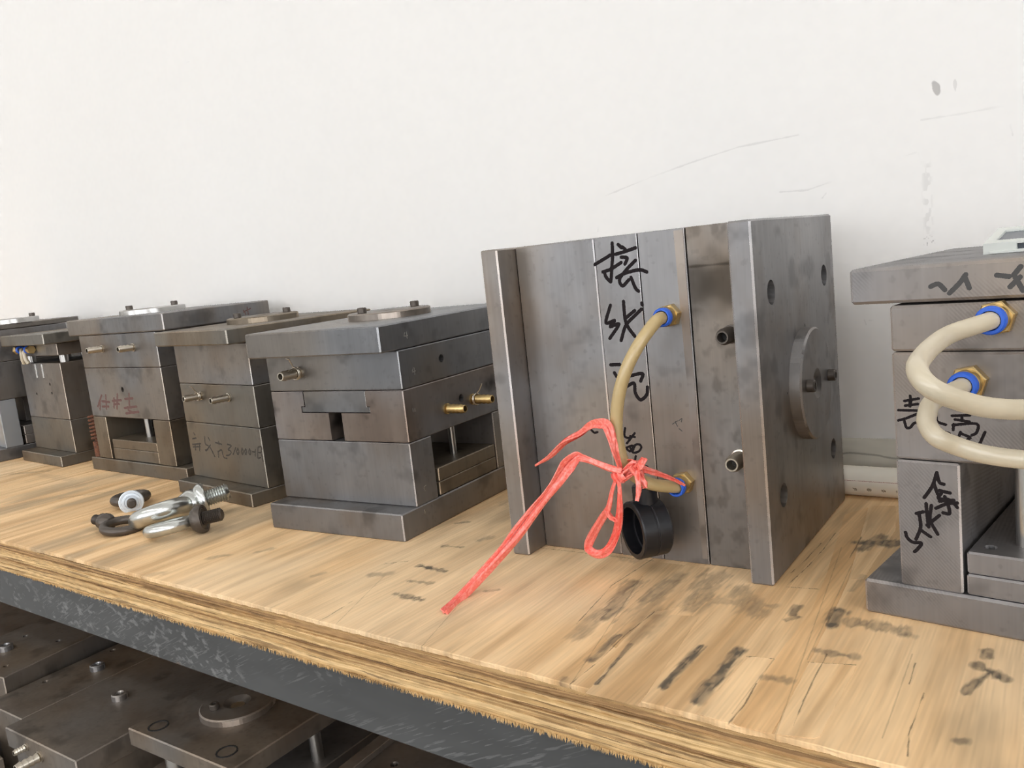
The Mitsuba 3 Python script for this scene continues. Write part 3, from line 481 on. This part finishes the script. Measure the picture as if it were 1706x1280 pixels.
# ------------------------------------------------------------------ mold with red writing
fr = Frame(-1.1387, .2166, 0, -1.8641); W, D, O = .2351, .146, .0225
k = thing('injection_mold', 'grey steel mold with faded red characters above an open ejector slot', 'mold')
plate(k, fr, (0, W, 0, D, 0, .0170), 'steel_brown', 'clamp_plate', c=.0010)
plate(k, fr, (O, .0559, .0014, D - .002, .0170 + G, .0732 - G), 'steel_brown', 'spacer_block')
plate(k, fr, (.1745, W - O, .0014, D - .002, .0170 + G, .0732 - G), 'steel_brown', 'spacer_block')
plate(k, fr, (.0615, .1735, .0020, D - .004, .0176, .0322), 'steel_brown', 'ejector_plate')
plate(k, fr, (.0618, .1732, .0022, D - .004, .0325, .0438), 'steel_brown', 'ejector_plate')
pillar(k, fr, (.1115, .028, .0438), (0, 0, 1), .0042, .0296, 'steel_bright', 'return_pin')
plate(k, fr, (O, W - O, .0014, D - .002, .0732 + G, .1371 - G), 'steel_grey', 'cavity_plate', [((.114, .0014, .1098), (0, 1, 0), .0032, .012)])
plate(k, fr, (O, W - O, .0014, D - .002, .1371 + G, .1794 - G), 'steel_grey', 'cavity_plate')
plate(k, fr, (-.0021, W + .002, 0, D, .1794 + G, .1999), 'steel_grey', 'clamp_plate', c=.0012)
ring(k, fr, (W / 2, .056, .1999), (0, 0, 1), .0395, .0064, 'steel_bright', [(-.008, -.026, 0), (.008, .026, 0)])
nipple(k, fr, (.0816, .0014, .1618), (0, -1, 0), .020, .0042, 'nickel')
nipple(k, fr, (.1599, .0014, .1620), (0, -1, 0), .020, .0042, 'nickel')
add(k, 'marker_writing', ink(INK_RED, front(.0014), .0030), 'ink_red', fr, label='faded red handwritten characters')
add(k, 'marker_writing', ink(INK_LIDRED, right(W + .002), .0012), 'ink_red', fr, label='small red mark on the end of the cover plate')
rb = thing('spring', 'rusty coil spring standing beside the mold with red characters', 'spring')
a = np.linspace(0, 2 * math.pi * 7, 210)
add(rb, 'coil', tube(np.stack([np.cos(a) * .0062 + .0062, np.sin(a) * .0062 + .0095, .0382 + a / (2 * math.pi * 7) * .034], 1), .0016, 8), 'rusty', fr, smooth=40)
add(rb, 'stud', lathe((.0062, .0095, .0170), (0, 0, 1), [(0, 0), (.0062, 0), (.0062, .0195), (.0032, .021), (.0032, .056), (0, .056)], 20), 'rusty', fr, smooth=30)

# ------------------------------------------------------------------ mold standing slightly open
fr = Frame(-1.3476, .2175, 0, -3.7926); W, D, O = .140, .1300, .0211
k = thing('injection_mold', 'small grey steel mold standing slightly open, with blue fittings under its cover plate', 'mold')
plate(k, fr, (0, W, 0, D, 0, .0153), 'steel_brown', 'clamp_plate', c=.0010)
plate(k, fr, (0, W, O, D - .005, .0153 + G, .0627 - G), 'steel_brown', 'spacer_block', [((W, .075, .055), (-1, 0, 0), .003, .006), ((W, .091, .055), (-1, 0, 0), .003, .006)])
plate(k, fr, (0, W, O, D - .005, .0627 + G, .1433), 'steel_grey', 'cavity_plate', [((.04, O, .098), (0, 1, 0), .002, .005), ((.095, O, .1), (0, 1, 0), .0022, .005), ((.094, O, .113), (0, 1, 0), .0022, .005)])
for x, y in ((.012, O + .012), (W - .012, O + .012), (.012, D - .02), (W - .012, D - .02)): pillar(k, fr, (x, y, .1425), (0, 0, 1), .006, .013)
plate(k, fr, (0, W, O, D - .005, .1537, .1709 - G), 'steel_grey', 'cavity_plate')
plate(k, fr, (0, .1545, 0, D, .1709 + G, .1864), 'steel_brown', 'clamp_plate', c=.0012)
ring(k, fr, (.098, .08, .1864), (0, 0, 1), .0150, .0045, 'steel_brown', [])
for x, s in ((.022, -1), (.058, 1)):
    fitting(k, fr, (x + s * .010, O - .006, .1640), (-s, 0, 0), .0058, .011, .003)
    add(k, 'hose_stub', tube(spline([(x - s * .009, O - .006, .164), (x - s * .013, O - .008, .160), (x - s * .012, O - .008, .150), (x - s * .010, O - .006, .144)], 6), .003, 12), 'hose_cream', fr, smooth=40)
for x in (.0545, .0780): add(k, 'bright_strip', cham(x - .0022, x + .0022, O - .0012, O + .001, .1215, .1425, .0005), 'steel_bright', fr)

# ------------------------------------------------------------------ mold cut off by the left edge of the photograph
fr = Frame(-1.3808, .211, 0, -7.0015)
k = thing('injection_mold', 'bluish grey steel mold with a pale spacer block, farthest along the shelf', 'mold')
plate(k, fr, (-.20, 0, -.022, .135, 0, .0182), 'steel_blue', 'clamp_plate', c=.0010)
plate(k, fr, (-.20, 0, 0, .0242, .0182 + G, .0910 - G), 'steel_pale', 'spacer_block', label='pale bright spacer block')
plate(k, fr, (-.20, -.05, .048, .0895, .0475, .0910 - G), 'steel_dark', 'added_blocker')  # added block: hides the bright wall behind and keeps the slot dark
plate(k, fr, (-.20, 0, .090, .115, .0182 + G, .0910 - G), 'steel_grey', 'spacer_block')
plate(k, fr, (-.19, -.001, .0285, .087, .0190, .0330), 'steel_grey', 'ejector_plate')
plate(k, fr, (-.19, -.001, .0285, .087, .0333, .0470), 'steel_grey', 'ejector_plate')
plate(k, fr, (-.20, 0, 0, .115, .0910 + G, .1477 - G), 'steel_blue', 'cavity_plate')
plate(k, fr, (-.20, 0, 0, .115, .1477 + G, .1950 - G), 'steel_grey', 'cavity_plate')
plate(k, fr, (-.20, 0, -.022, .135, .1950 + G, .2030), 'steel_blue', 'clamp_plate', c=.0012)
ring(k, fr, (-.03, .052, .2030), (0, 0, 1), .034, .0075, 'steel_bright', [(-.006, -.024, 0), (.006, .024, 0)])

# ------------------------------------------------------------------ the big mold tipped on its side
fr = Frame(-.3826, .1475, 0, 2.6381); H, D, O = .2252, .1873, .0228
XS = (0, .0146, .0794, .1116, .1377, .1452, .1804, .1952)
k = thing('injection_mold', 'big steel mold tipped on its side, with a hose, pink twine and large black handwriting', 'mold')
plate(k, fr, (0, XS[1] - G, 0, D, 0, H), 'steel_light', 'clamp_plate', c=.0011)
plate(k, fr, (XS[1] + G, XS[2] - G, O, D - O, 0, H), 'steel_light', 'spacer_block', c=.0009)
plate(k, fr, (XS[2] + G, XS[3] - G, O, D - O, 0, H), 'steel_light', 'cavity_plate', c=.0004)
plate(k, fr, (XS[3] + .0005, XS[5] - .0005, O, D - O, 0, H), 'steel_light', 'cavity_plate', c=.0004)
add(k, 'wear_strip', m3.Manifold.hull_points(np.array([(x, y, z) for x, z in ((XS[5] - .0012, H - .0012), (XS[5] - .0012, .004), (XS[4], H - .0012), (XS[5] - .0050, .004)) for y in (O - .00025, O + .001)])), 'steel_pale_strip', fr, label='narrow paler strip along the plate edge')
plate(k, fr, (XS[5] + .0005, XS[6] - G, O, D - O, 0, H), 'steel_stained', 'cavity_plate', c=.0004, label='plate with a dark brown oil stain')
X = XS[7]
plate(k, fr, (XS[6] + G, X, 0, D, 0, H), 'steel_light', 'clamp_plate', [((X, y, z), (-1, 0, 0), r, .010) for y, z, r in ((.0311, .1797, .0078), (.1585, .1809, .0078), (.1590, .0490, .0078), (.0310, .0498, .0078))] + [((X, .1008, .1505), (-1, 0, 0), .0012, .004), ((X, .052, .112), (-1, 0, 0), .0012, .004)], c=.0012)
ring(k, fr, (X, .0943, .1113), (1, 0, 0), .0385, .0080, 'steel_light', [(0, -.0245, .0024), (0, .0300, .0004)], .0045)
fitting(k, fr, (.1314, O, .1699), (0, -1, 0), .0062, .0135, .0041)
fitting(k, fr, (.1313, O, .0571), (0, -1, 0), .0062, .0135, .0041)
nipple(k, fr, (.1711, O, .1558), (0, -1, 0), .017, .0050, 'black_oxide')
nipple(k, fr, (.1714, O, .0750), (0, -1, 0), .017, .0052, 'nickel')
add(k, 'marker_writing', ink(INK_WIRING, front(O), .0024), 'ink', fr, label='large black handwritten characters running down the front')
add(k, 'marker_writing', ink(INK_SMALL, front(O), .0016), 'ink', fr, label='smaller black handwriting behind the hose')
add(k, 'scratched_marks', ink(INK_FINE, front(O), .0005), 'ink_faded', fr)

hose = thing('hose', 'yellowed clear hose bent between two blue fittings on the big tipped mold', 'hose')
p0, p1 = fr((.1314, O - .0125, .1699)), fr((.1313, O - .0125, .0571))
HP = spline([fr((.1314, O - .009, .1699)), p0] + [h for h in H6[1:-1]] + [p1, fr((.1313, O - .009, .0571))], 10)
add(hose, 'tubing', tube(HP, .0041, 20), 'hose_yellow', smooth=50)

# pink twine: flattened crumpled ribbon
def ribbon(pts, w, seed, roll=0.0):
    P = spline(pts, 9); n = 9
    def sec(i, t):
        ww = w(t) if callable(w) else w
        a = roll + .9 * (meshkit.noise(np.array([[t * 3.2, seed, 1.0]]))[0] - .5) * 2
        u = np.linspace(-1, 1, n); fold = (meshkit.noise(np.stack([u * 3.2 + seed, u * 0 + t * 2.6, u * 0], 1)) - .5) * .0060 * (ww / .006)
        x = u * ww / 2 * (1 + .25 * (meshkit.noise(np.array([[t * 14, seed, 4.0]]))[0] - .5))
        top = np.stack([x, fold + .00035], 1); bot = np.stack([x, fold - .00035], 1)[::-1]
        q = np.vstack([top, bot]); c, s = math.cos(a), math.sin(a)
        return q @ np.array([[c, s], [-s, c]])
    return sweep(P, sec, up=(0.3, -1, .2))
tw = thing('plastic_twine', 'coral pink plastic twine knotted round the hose of the big tipped mold', 'twine')
tail = lambda a, b: (lambda t: a * (1 - t) + b * t)
add(tw, 'strand', ribbon(R_B, lambda t: float(np.interp(t, [0, .22, .34, .45, .58, .7, .85, 1], [.0046, .0044, .0058, .0088, .0072, .0080, .0056, .0052])), 1.3, .3), 'twine', smooth=60, label='longest tail, trailing to the board')
add(tw, 'strand', ribbon(R_A, lambda t: .0052 + .002 * math.sin(t * math.pi) - .003 * t * t, 2.9, .5), 'twine', smooth=60)
add(tw, 'loop', ribbon(R_C, lambda t: .0040 + .0016 * math.sin(t * math.pi), 4.1), 'twine', smooth=60, label='hanging loop')
add(tw, 'strand', ribbon(R_D, .0034, 5.2), 'twine', smooth=60)
add(tw, 'strand', ribbon(R_E, lambda t: .0048 - .0026 * t, 6.1), 'twine', smooth=60)
add(tw, 'strand', ribbon(R_F, .0046, 7.7), 'twine', smooth=60)
add(tw, 'strand', ribbon(R_G, lambda t: .0040 - .0012 * t, 8.4), 'twine', smooth=60)
add(tw, 'strand', ribbon(R_H, .0040, 9.2), 'twine', smooth=60)
def wraps(c, d, r, turns, w, seed):
    a = np.linspace(0, 2 * math.pi * turns, int(26 * turns)); M = align(c, d)
    L = np.stack([np.cos(a) * r * (1 + .12 * np.sin(a * 2.3 + seed)), np.sin(a) * r * (1 + .12 * np.cos(a * 1.7 + seed)), np.linspace(-w, w, len(a))], 1)
    return L @ M[:3, :3].T + M[:3, 3]
kn = np.array(R_B[0]) + [0.001, .004, -.001]
add(tw, 'knot', trimesh.util.concatenate([ribbon(wraps(kn + [0, .004, 0], (.35, .35, -.85), .0068, 2.2, .004, 1), .0042, 3.3), ribbon(wraps(kn + [-.003, -.003, -.003], (.9, .1, .4), .0042, 1.6, .003, 2), .0040, 6.6),
    ribbon(wraps(kn + [.0085, .001, .001], (.9, .2, .35), .0040, 1.5, .004, 4), .0042, 1.9)]), 'twine', smooth=60, label='bunched knot round the hose')

tee = thing('pipe_fitting', 'black plastic tee fitting hanging on the pink twine against the big tipped mold', 'fitting')
ax = np.array([.583, .816, 0]); ax /= np.linalg.norm(ax); c0 = np.array([-.2781, .1455, .0300])
sd = np.array([ax[1], -ax[0], 0])
prof = [(.0158, 0), (.0186, 0), (.0195, .0009), (.0195, .0096), (.0190, .0100), (.0190, .0110), (.0195, .0114), (.0195, .0200), (.0186, .0209), (.0158, .0209), (.0158, .0135), (.0142, .0130), (.0142, .0090), (.0158, .0085), (.0158, 0)]
add(tee, 'barrel', lathe(c0, ax, prof, 64), 'black_plastic', smooth=30)
add(tee, 'shade_disc', lathe(c0 + ax * .0180, ax, [(0, 0), (.0160, 0), (.0160, .002), (0, .002)], 40), 'bore', smooth=30)  # added black disc stands in for the shade inside the barrel
mid = c0 + ax * .0105
add(tee, 'spout', lathe(mid + [0, 0, .0165] + ax * .001, (0, 0, 1), [(0, 0), (.0082, 0), (.0082, .0122), (.0074, .0130), (.0050, .0130), (.0050, .006), (0, .006)], 36), 'black_plastic', smooth=30)
add(tee, 'spout', lathe(mid - sd * .0165 + [0, 0, -.004], -sd, [(0, 0), (.0066, 0), (.0066, .0128), (.0060, .0135), (.004, .0135), (.004, .005), (0, .005)], 32), 'black_plastic', smooth=30)

# ------------------------------------------------------------------ the right-hand mold
fr = Frame(-.1297, .1413, 0, -5.6649); W, D, O = .250, .1835, .020
k = thing('injection_mold', 'steel mold at the right edge with cream hose loops and black handwriting', 'mold')
plate(k, fr, (0, W, 0, D, 0, .0196), 'steel_milled', 'clamp_plate', c=.0014)
plate(k, fr, (O, .0510, 0, D - .002, .0196 + G, .0902 - G), 'steel_milled', 'spacer_block', c=.0010)
plate(k, fr, (W - .051, W - O, 0, D - .002, .0196 + G, .0902 - G), 'steel_milled', 'spacer_block', c=.0010)
plate(k, fr, (.0526, W - .053, .0004, D - .004, .0201, .0313), 'steel_milled', 'ejector_plate', c=.0010)
plate(k, fr, (.0529, W - .053, .0006, D - .004, .0316, .0434), 'steel_milled', 'ejector_plate', [((.0615, .012, .0434), (0, 0, -1), .0032, .008)], c=.0010)
pillar(k, fr, (.0755, .022, .0425), (0, 0, 1), .0046, .048)
pillar(k, fr, (.1745, .022, .0425), (0, 0, 1), .0046, .048)
plate(k, fr, (O, W - O, 0, D - .002, .0902 + G, .1478 - G), 'steel_milled', 'cavity_plate', c=.0012)
plate(k, fr, (O, W - O, 0, D - .002, .1478 + G, .1722 - G), 'steel_milled', 'cavity_plate', c=.0012)
plate(k, fr, (0, W, 0, D, .1732, .1920), 'steel_milled', 'clamp_plate', c=.0016)
fitting(k, fr, (.0703, 0, .1645), (0, -1, 0), .0068, .0150, .0043)
fitting(k, fr, (.0574, 0, .1330), (0, -1, 0), .0068, .0150, .0043)
add(k, 'marker_writing', ink(INK_TURNED, front(0), .0014), 'ink', fr, label='black handwritten characters turned on their side')
add(k, 'marker_writing', ink(INK_THICK, front(0), .0018), 'ink', fr, label='thick black handwritten characters on the spacer block')
add(k, 'marker_writing', ink(INK_FADED, front(0), .0024), 'ink_faded', fr, label='faded marks on the cover plate')
for nm, lab, pts, f0 in (('hose', 'cream hose, upper of two loops on the mold at the right edge', H7A, (.0703, 0, .1645)), ('hose', 'cream hose, lower of two loops on the mold at the right edge', H7B, (.0574, 0, .1330))):
    h = thing(nm, lab, 'hose'); s = np.array(f0)
    path = spline([fr(s + [0, -.009, 0]), fr(s + [0, -.016, 0])] + list(pts[2:]) + [np.array(pts[-1]) + [.06, -.002, .004], np.array(pts[-1]) + [.10, .03, .006]], 10)
    add(h, 'tubing', tube(path, .0042, 20), 'hose_cream', smooth=50)
# pale device lying on the cover plate: wedge housing, window in its sloping top, slot in its front
dv = thing('measuring_device', 'pale grey plastic device with dark windows lying on the right-hand mold', 'device')
Zt = .1920
def wedge(x0, x1, y0, y1, a, b, z=Zt): return m3.Manifold.hull_points(np.array([(x, y, q) for x in (x0, x1) for y, q in ((y0, z), (y1, z), (y0, z + a), (y1, z + b))]))
body = wedge(.0505, .150, .058, .092, .0058, .0128)
top = lambda y: Zt + .0058 + (y - .058) / .034 * .0070
cut = m3.Manifold.hull_points(np.array([(x, y, top(y) + d) for x in (.0555, .140) for y in (.0640, .0865) for d in (.004, -.0014)]))
body = body - cut - box(.0665, .140, .05, .0610, Zt + .0018, Zt + .0048)
add(dv, 'housing', body, 'grey_plastic', fr)
add(dv, 'screen', m3.Manifold.hull_points(np.array([(x, y, top(y) + d) for x in (.0555, .140) for y in (.0640, .0865) for d in (-.0012, -.0016)])), 'screen', fr, label='dark window')
add(dv, 'slot', box(.0665, .140, .0606, .0612, Zt + .0018, Zt + .0048), 'screen', fr, label='dark slot in the front')
add(dv, 'foot', cham(.0535, .145, .0570, .0590, Zt, Zt + .0016, .0003), 'grey_plastic', fr)

# ------------------------------------------------------------------ white pipe at the foot of the wall
pp = thing('plastic_pipe', 'cream white plastic pipe lying along the foot of the wall', 'pipe')
PR = .0118; PY, PZ = .3600, PR
a = np.linspace(0, 2 * math.pi, 49); ringp = [(PR, 0), (PR, 1.4), (PR - .0016, 1.4), (PR - .0016, 0), (PR, 0)]
add(pp, 'tube', lathe((-.68, PY, PZ), (1, 0, 0), ringp, 56), 'pvc', smooth=30)
def on_pipe(u, v, h):
    t = v / PR; return (u, PY - (PR + h) * math.cos(t), PZ + (PR + h) * math.sin(t))
glyphs = ["(0,0)->(3,0);(1.5,1)->(1.5,-1.6);(0,-1.6)->(3,-1.6)", "(0,1)->(3,1);(0,-1)->(3,-1);(1.5,1)->(1.5,-1);(0,0)->(3,0)", "(0,1)->(2,1);(0,0)->(2,0);(1,-1.4)->(3,-1.4);(2.5,1)->(3,-1)", "(0,1)->(0,-1)->(3,-1)->(3,1)->(0,1);(1.5,1)->(1.5,-1);(0,0)->(3,0)", "(0,1)->(1.4,-1.2);(1.4,1)->(0,-1);(2,1)->(3.2,-1.2);(3.2,0.4)->(2,-1)", "(0,1)->(0,-1);(1.2,1)->(3,1);(1.2,0)->(3,-1.4)->(1.2,-1.4)"]
import re
def parse(s): return [[(float(a), float(b)) for a, b in re.findall(r'\(([-\d.]+),([-\d.]+)\)', q)] for q in s.split(';')]
for rep in range(-1, 2):
    for i, g in enumerate(glyphs):
        st = [[((-.2130 + rep * .065 + i * .0108) * 1e3 + x * .85, -3.9 + y * .8) for x, y in q] for q in parse(g)]
        add(pp, 'printed_character', trimesh.util.concatenate([ink([q], on_pipe, .0006) for q in st]), 'pvc_ink')
add(pp, 'printed_line', ink([[(-650 + 20 * i, 3.0) for i in range(60)]], on_pipe, .0004), 'pvc_line')

# ------------------------------------------------------------------ eye bolts
def eye_bolt(label, C, u, n, R, r, rc, hc, rs, L, mats, boss=0.0, push=0.0):
    """C ring centre, u towards the shank, n normal of the ring's plane."""
    u = np.asarray(u, float) / np.linalg.norm(u); n = np.asarray(n, float); n = n - u * (n @ u); n /= np.linalg.norm(n); C = np.asarray(C, float)
    k = thing('eye_bolt', label, 'eye bolt', 'lifting eye bolts lying on the board')
    t = trimesh.creation.torus(R, r, major_sections=64, minor_sections=24); t.apply_transform(align(C, n)); add(k, 'eye', t, mats[0], smooth=50)
    c = C + u * (R + r * .35 + push)
    if boss: add(k, 'boss', lathe(c - u * boss * .9, u, [(0, 0), (boss * .7, .1 * boss), (boss, .8 * boss), (boss, 1.2 * boss), (boss * .8, 1.8 * boss), (0, 1.9 * boss)], 32), mats[0], smooth=50)
    z0 = r * .55
    add(k, 'collar', lathe(c + u * z0, u, [(0, 0), (rc * .72, 0), (rc * .92, hc * .3), (rc, hc * .55), (rc, hc * .85), (rc * .95, hc), (rc * .80, hc), (rc * .77, hc * .93), (rc * .72, hc), (rs * 1.5, hc), (rs * 1.4, hc * .93), (0, hc * .93)], 44), mats[1], smooth=35)
    pr = [(0, 0), (rs * .85, 0)]; pitch = rs * .27; m = int(L / pitch)
    for i in range(m): pr += [(rs * .80, i * pitch), (rs, (i + .5) * pitch)]
    pr += [(rs * .84, L - .0005), (rs * .72, L + .0006), (0, L + .0006)]
    add(k, 'shank', lathe(c + u * (z0 + hc * .93), u, pr, 28), mats[2], smooth=25, label='threaded shank')
    return k
end, tip = np.array([-.776, .074, .0088]), np.array([-.7285, .1505, .0222])
u = (tip - end) / np.linalg.norm(tip - end); C = end + u * .0235
vw = (C - EYE) / np.linalg.norm(C - EYE)
eye_bolt('largest shiny zinc eye bolt on the board, its thick shank pointing right', C, u, np.cross(u, vw) + .10 * vw, .0235, .0082, .0165, .0105, .0086, .022, ('zinc', 'zinc', 'zinc'), .0135)
eye_bolt('small dark eye bolt lying flat with its shank pointing left', (-.7905, .0665, .0055), (-.98, -.15, .10), (.05, 0, 1), .0168, .0042, .0074, .005, .0050, .011, ('black_oxide',) * 3, .0084, .0045)
C = np.array([-.8765, .1235, .0090]); u = EYE - C; u[2] = 0.02; u /= np.linalg.norm(u)
eye_bolt('eye bolt lying end-on, showing a bright round collar', C, u, (.0, .0, 1), .0155, .0050, .0124, .0055, .0046, .010, ('black_oxide', 'zinc_white', 'black_oxide'))
u = np.array([.0195, .0156, 0.0]); u /= np.linalg.norm(u); c = np.array([-.7025, .0894, .0132])
eye_bolt('dark eye bolt nearest the shelf edge, its threaded shank pointing right', c - u * .0245 + [0, 0, -.004], u + [0, 0, .13], (-.1, .10, 1), .0175, .0056, .0132, .0105, .0062, .017, ('zinc', 'black_oxide', 'black_oxide'))

# ------------------------------------------------------------------ molds on the lower board
def lower_mold(label, fr, W, D, zt, lid, mat, gap=0.0, pins=(), holes=(), body=None):
    k = thing('injection_mold', label, 'mold', None)
    plate(k, fr, (0, W, 0, D, zt - lid, zt), mat, 'clamp_plate', [((x, y, zt), (0, 0, -1), r, .006) for x, y, r in holes], c=.0010)
    x0, x1, y0, y1 = body or (.004, W - .004, .004, D - .004)
    zb = zt - lid - gap
    for x, y, r in pins: pillar(k, fr, (x, y, zb - .001), (0, 0, 1), r, gap + .001)
    plate(k, fr, (x0, x1, y0, y1, zb - .045, zb - G), mat, 'cavity_plate')
    plate(k, fr, (x0, x1, y0, y1, zb - .100, zb - .045 - G), mat, 'cavity_plate')
    plate(k, fr, (x0, x1, y0, y1, LB + .018 + G, zb - .100 - G), mat, 'spacer_block')
    plate(k, fr, (0, W, 0, D, LB, LB + .018 - G), mat, 'clamp_plate')
    return k
def boss(k, fr, x, y, z, r=.009, h=.006):
    add(k, 'sprue_ring', lathe((x, y, z), (0, 0, 1), [(.0035, -.0002), (r, -.0002), (r, h - .001), (r - .001, h), (.0045, h), (.0035, h - .002), (.0035, -.0002)], 36), 'steel_grey', fr, smooth=30)
fr = Frame(-.7115, -.0006, 0, 1.6)
k = lower_mold('lower mold with a large locating ring on its raised cover plate', fr, .1432, .20, -.1476, .0165, 'steel_dark', .026, [(.1365, .088, .0055), (.03, .02, .0075), (.13, .18, .007)], [(.014, .014, .0001), (.125, .012, .0001)], (.006, .1515, .006, .195))
ring(k, fr, (.0660, .066, -.1476), (0, 0, 1), .0325, .0060, 'steel_dark', [(-.008, -.0175, 0)], .006)
for x, y in ((.0244, .0143), (.1179, .0155)): add(k, 'pin_head', lathe((x, y, -.1476), (0, 0, 1), [(.0075, -.0002), (.0088, -.0002), (.0088, .0006), (.0075, .0006), (.0075, -.0002)], 32), 'bore', fr)
f2 = Frame(-.7354, -.0377, 0, 1.5); f2.t = f2((-.128, 0, 0))
k = lower_mold('lower mold whose plain cover plate sticks out past the rail, with two small rings', f2, .128, .225, -.1650, .020, 'steel_dark')
plate(k, f2, (-.074, -.0003, .015, .225, -.185, -.165), 'steel_dark', 'side_plate', [((-.062, .143, -.165), (0, 0, -1), .0035, .006), ((-.060, .0675, -.165), (0, 0, -1), .0035, .006)], c=.001)
plate(k, f2, (-.072, -.0003, .020, .220, LB, -.1856), 'steel_dark', 'side_plate')
boss(k, f2, -.0317, .109, -.165, .0075); boss(k, f2, .0572, .0823, -.165, .0075)
nipple(k, f2, (.0640, 0, -.1775), (0, -1, 0), .022, .0045, 'nickel'); nipple(k, f2, (.0400, 0, -.1745), (0, -1, 0), .012, .0030, 'nickel')
fr = Frame(-.9405, -.0075, 0, 8.0); fr.t = fr((-.118, 0, 0))
k = lower_mold('lower mold at the left edge with small screw holes in its cover plate', fr, .118, .20, -.1488, .024, 'steel_dark', 0, (), [(.0331, .076, .0032), (.0898, .0792, .0032), (.0919, .0187, .0032)])
boss(k, fr, .048, .045, -.1488, .0075)
fr = Frame(-.4995, .0150, 0, 4.0)
k = lower_mold('lower mold partly hidden by the grey front rail, right of the raised cover plate', fr, .16, .22, -.1600, .020, 'steel_dark', 0, (), [(.032, .066, .0035)])
plate(k, fr, (0, .012, 0, .22, -.1597, -.1540), 'steel_grey', 'side_strip', c=.0006)
fr = Frame(-1.08, -.048, 0, -4)
k = lower_mold('low dark mold in the bottom left corner, in front of the others', fr, .20, .020, -.2000, .018, 'steel_dark')
fr = Frame(-1.40, .03, 0, 3)  # mold added to cover the lit lower board and keep the gap dark
k = lower_mold('added stand-in mold keeping the gap dark behind the one at the left edge', fr, .26, .30, -.1750, .020, 'steel_dark')
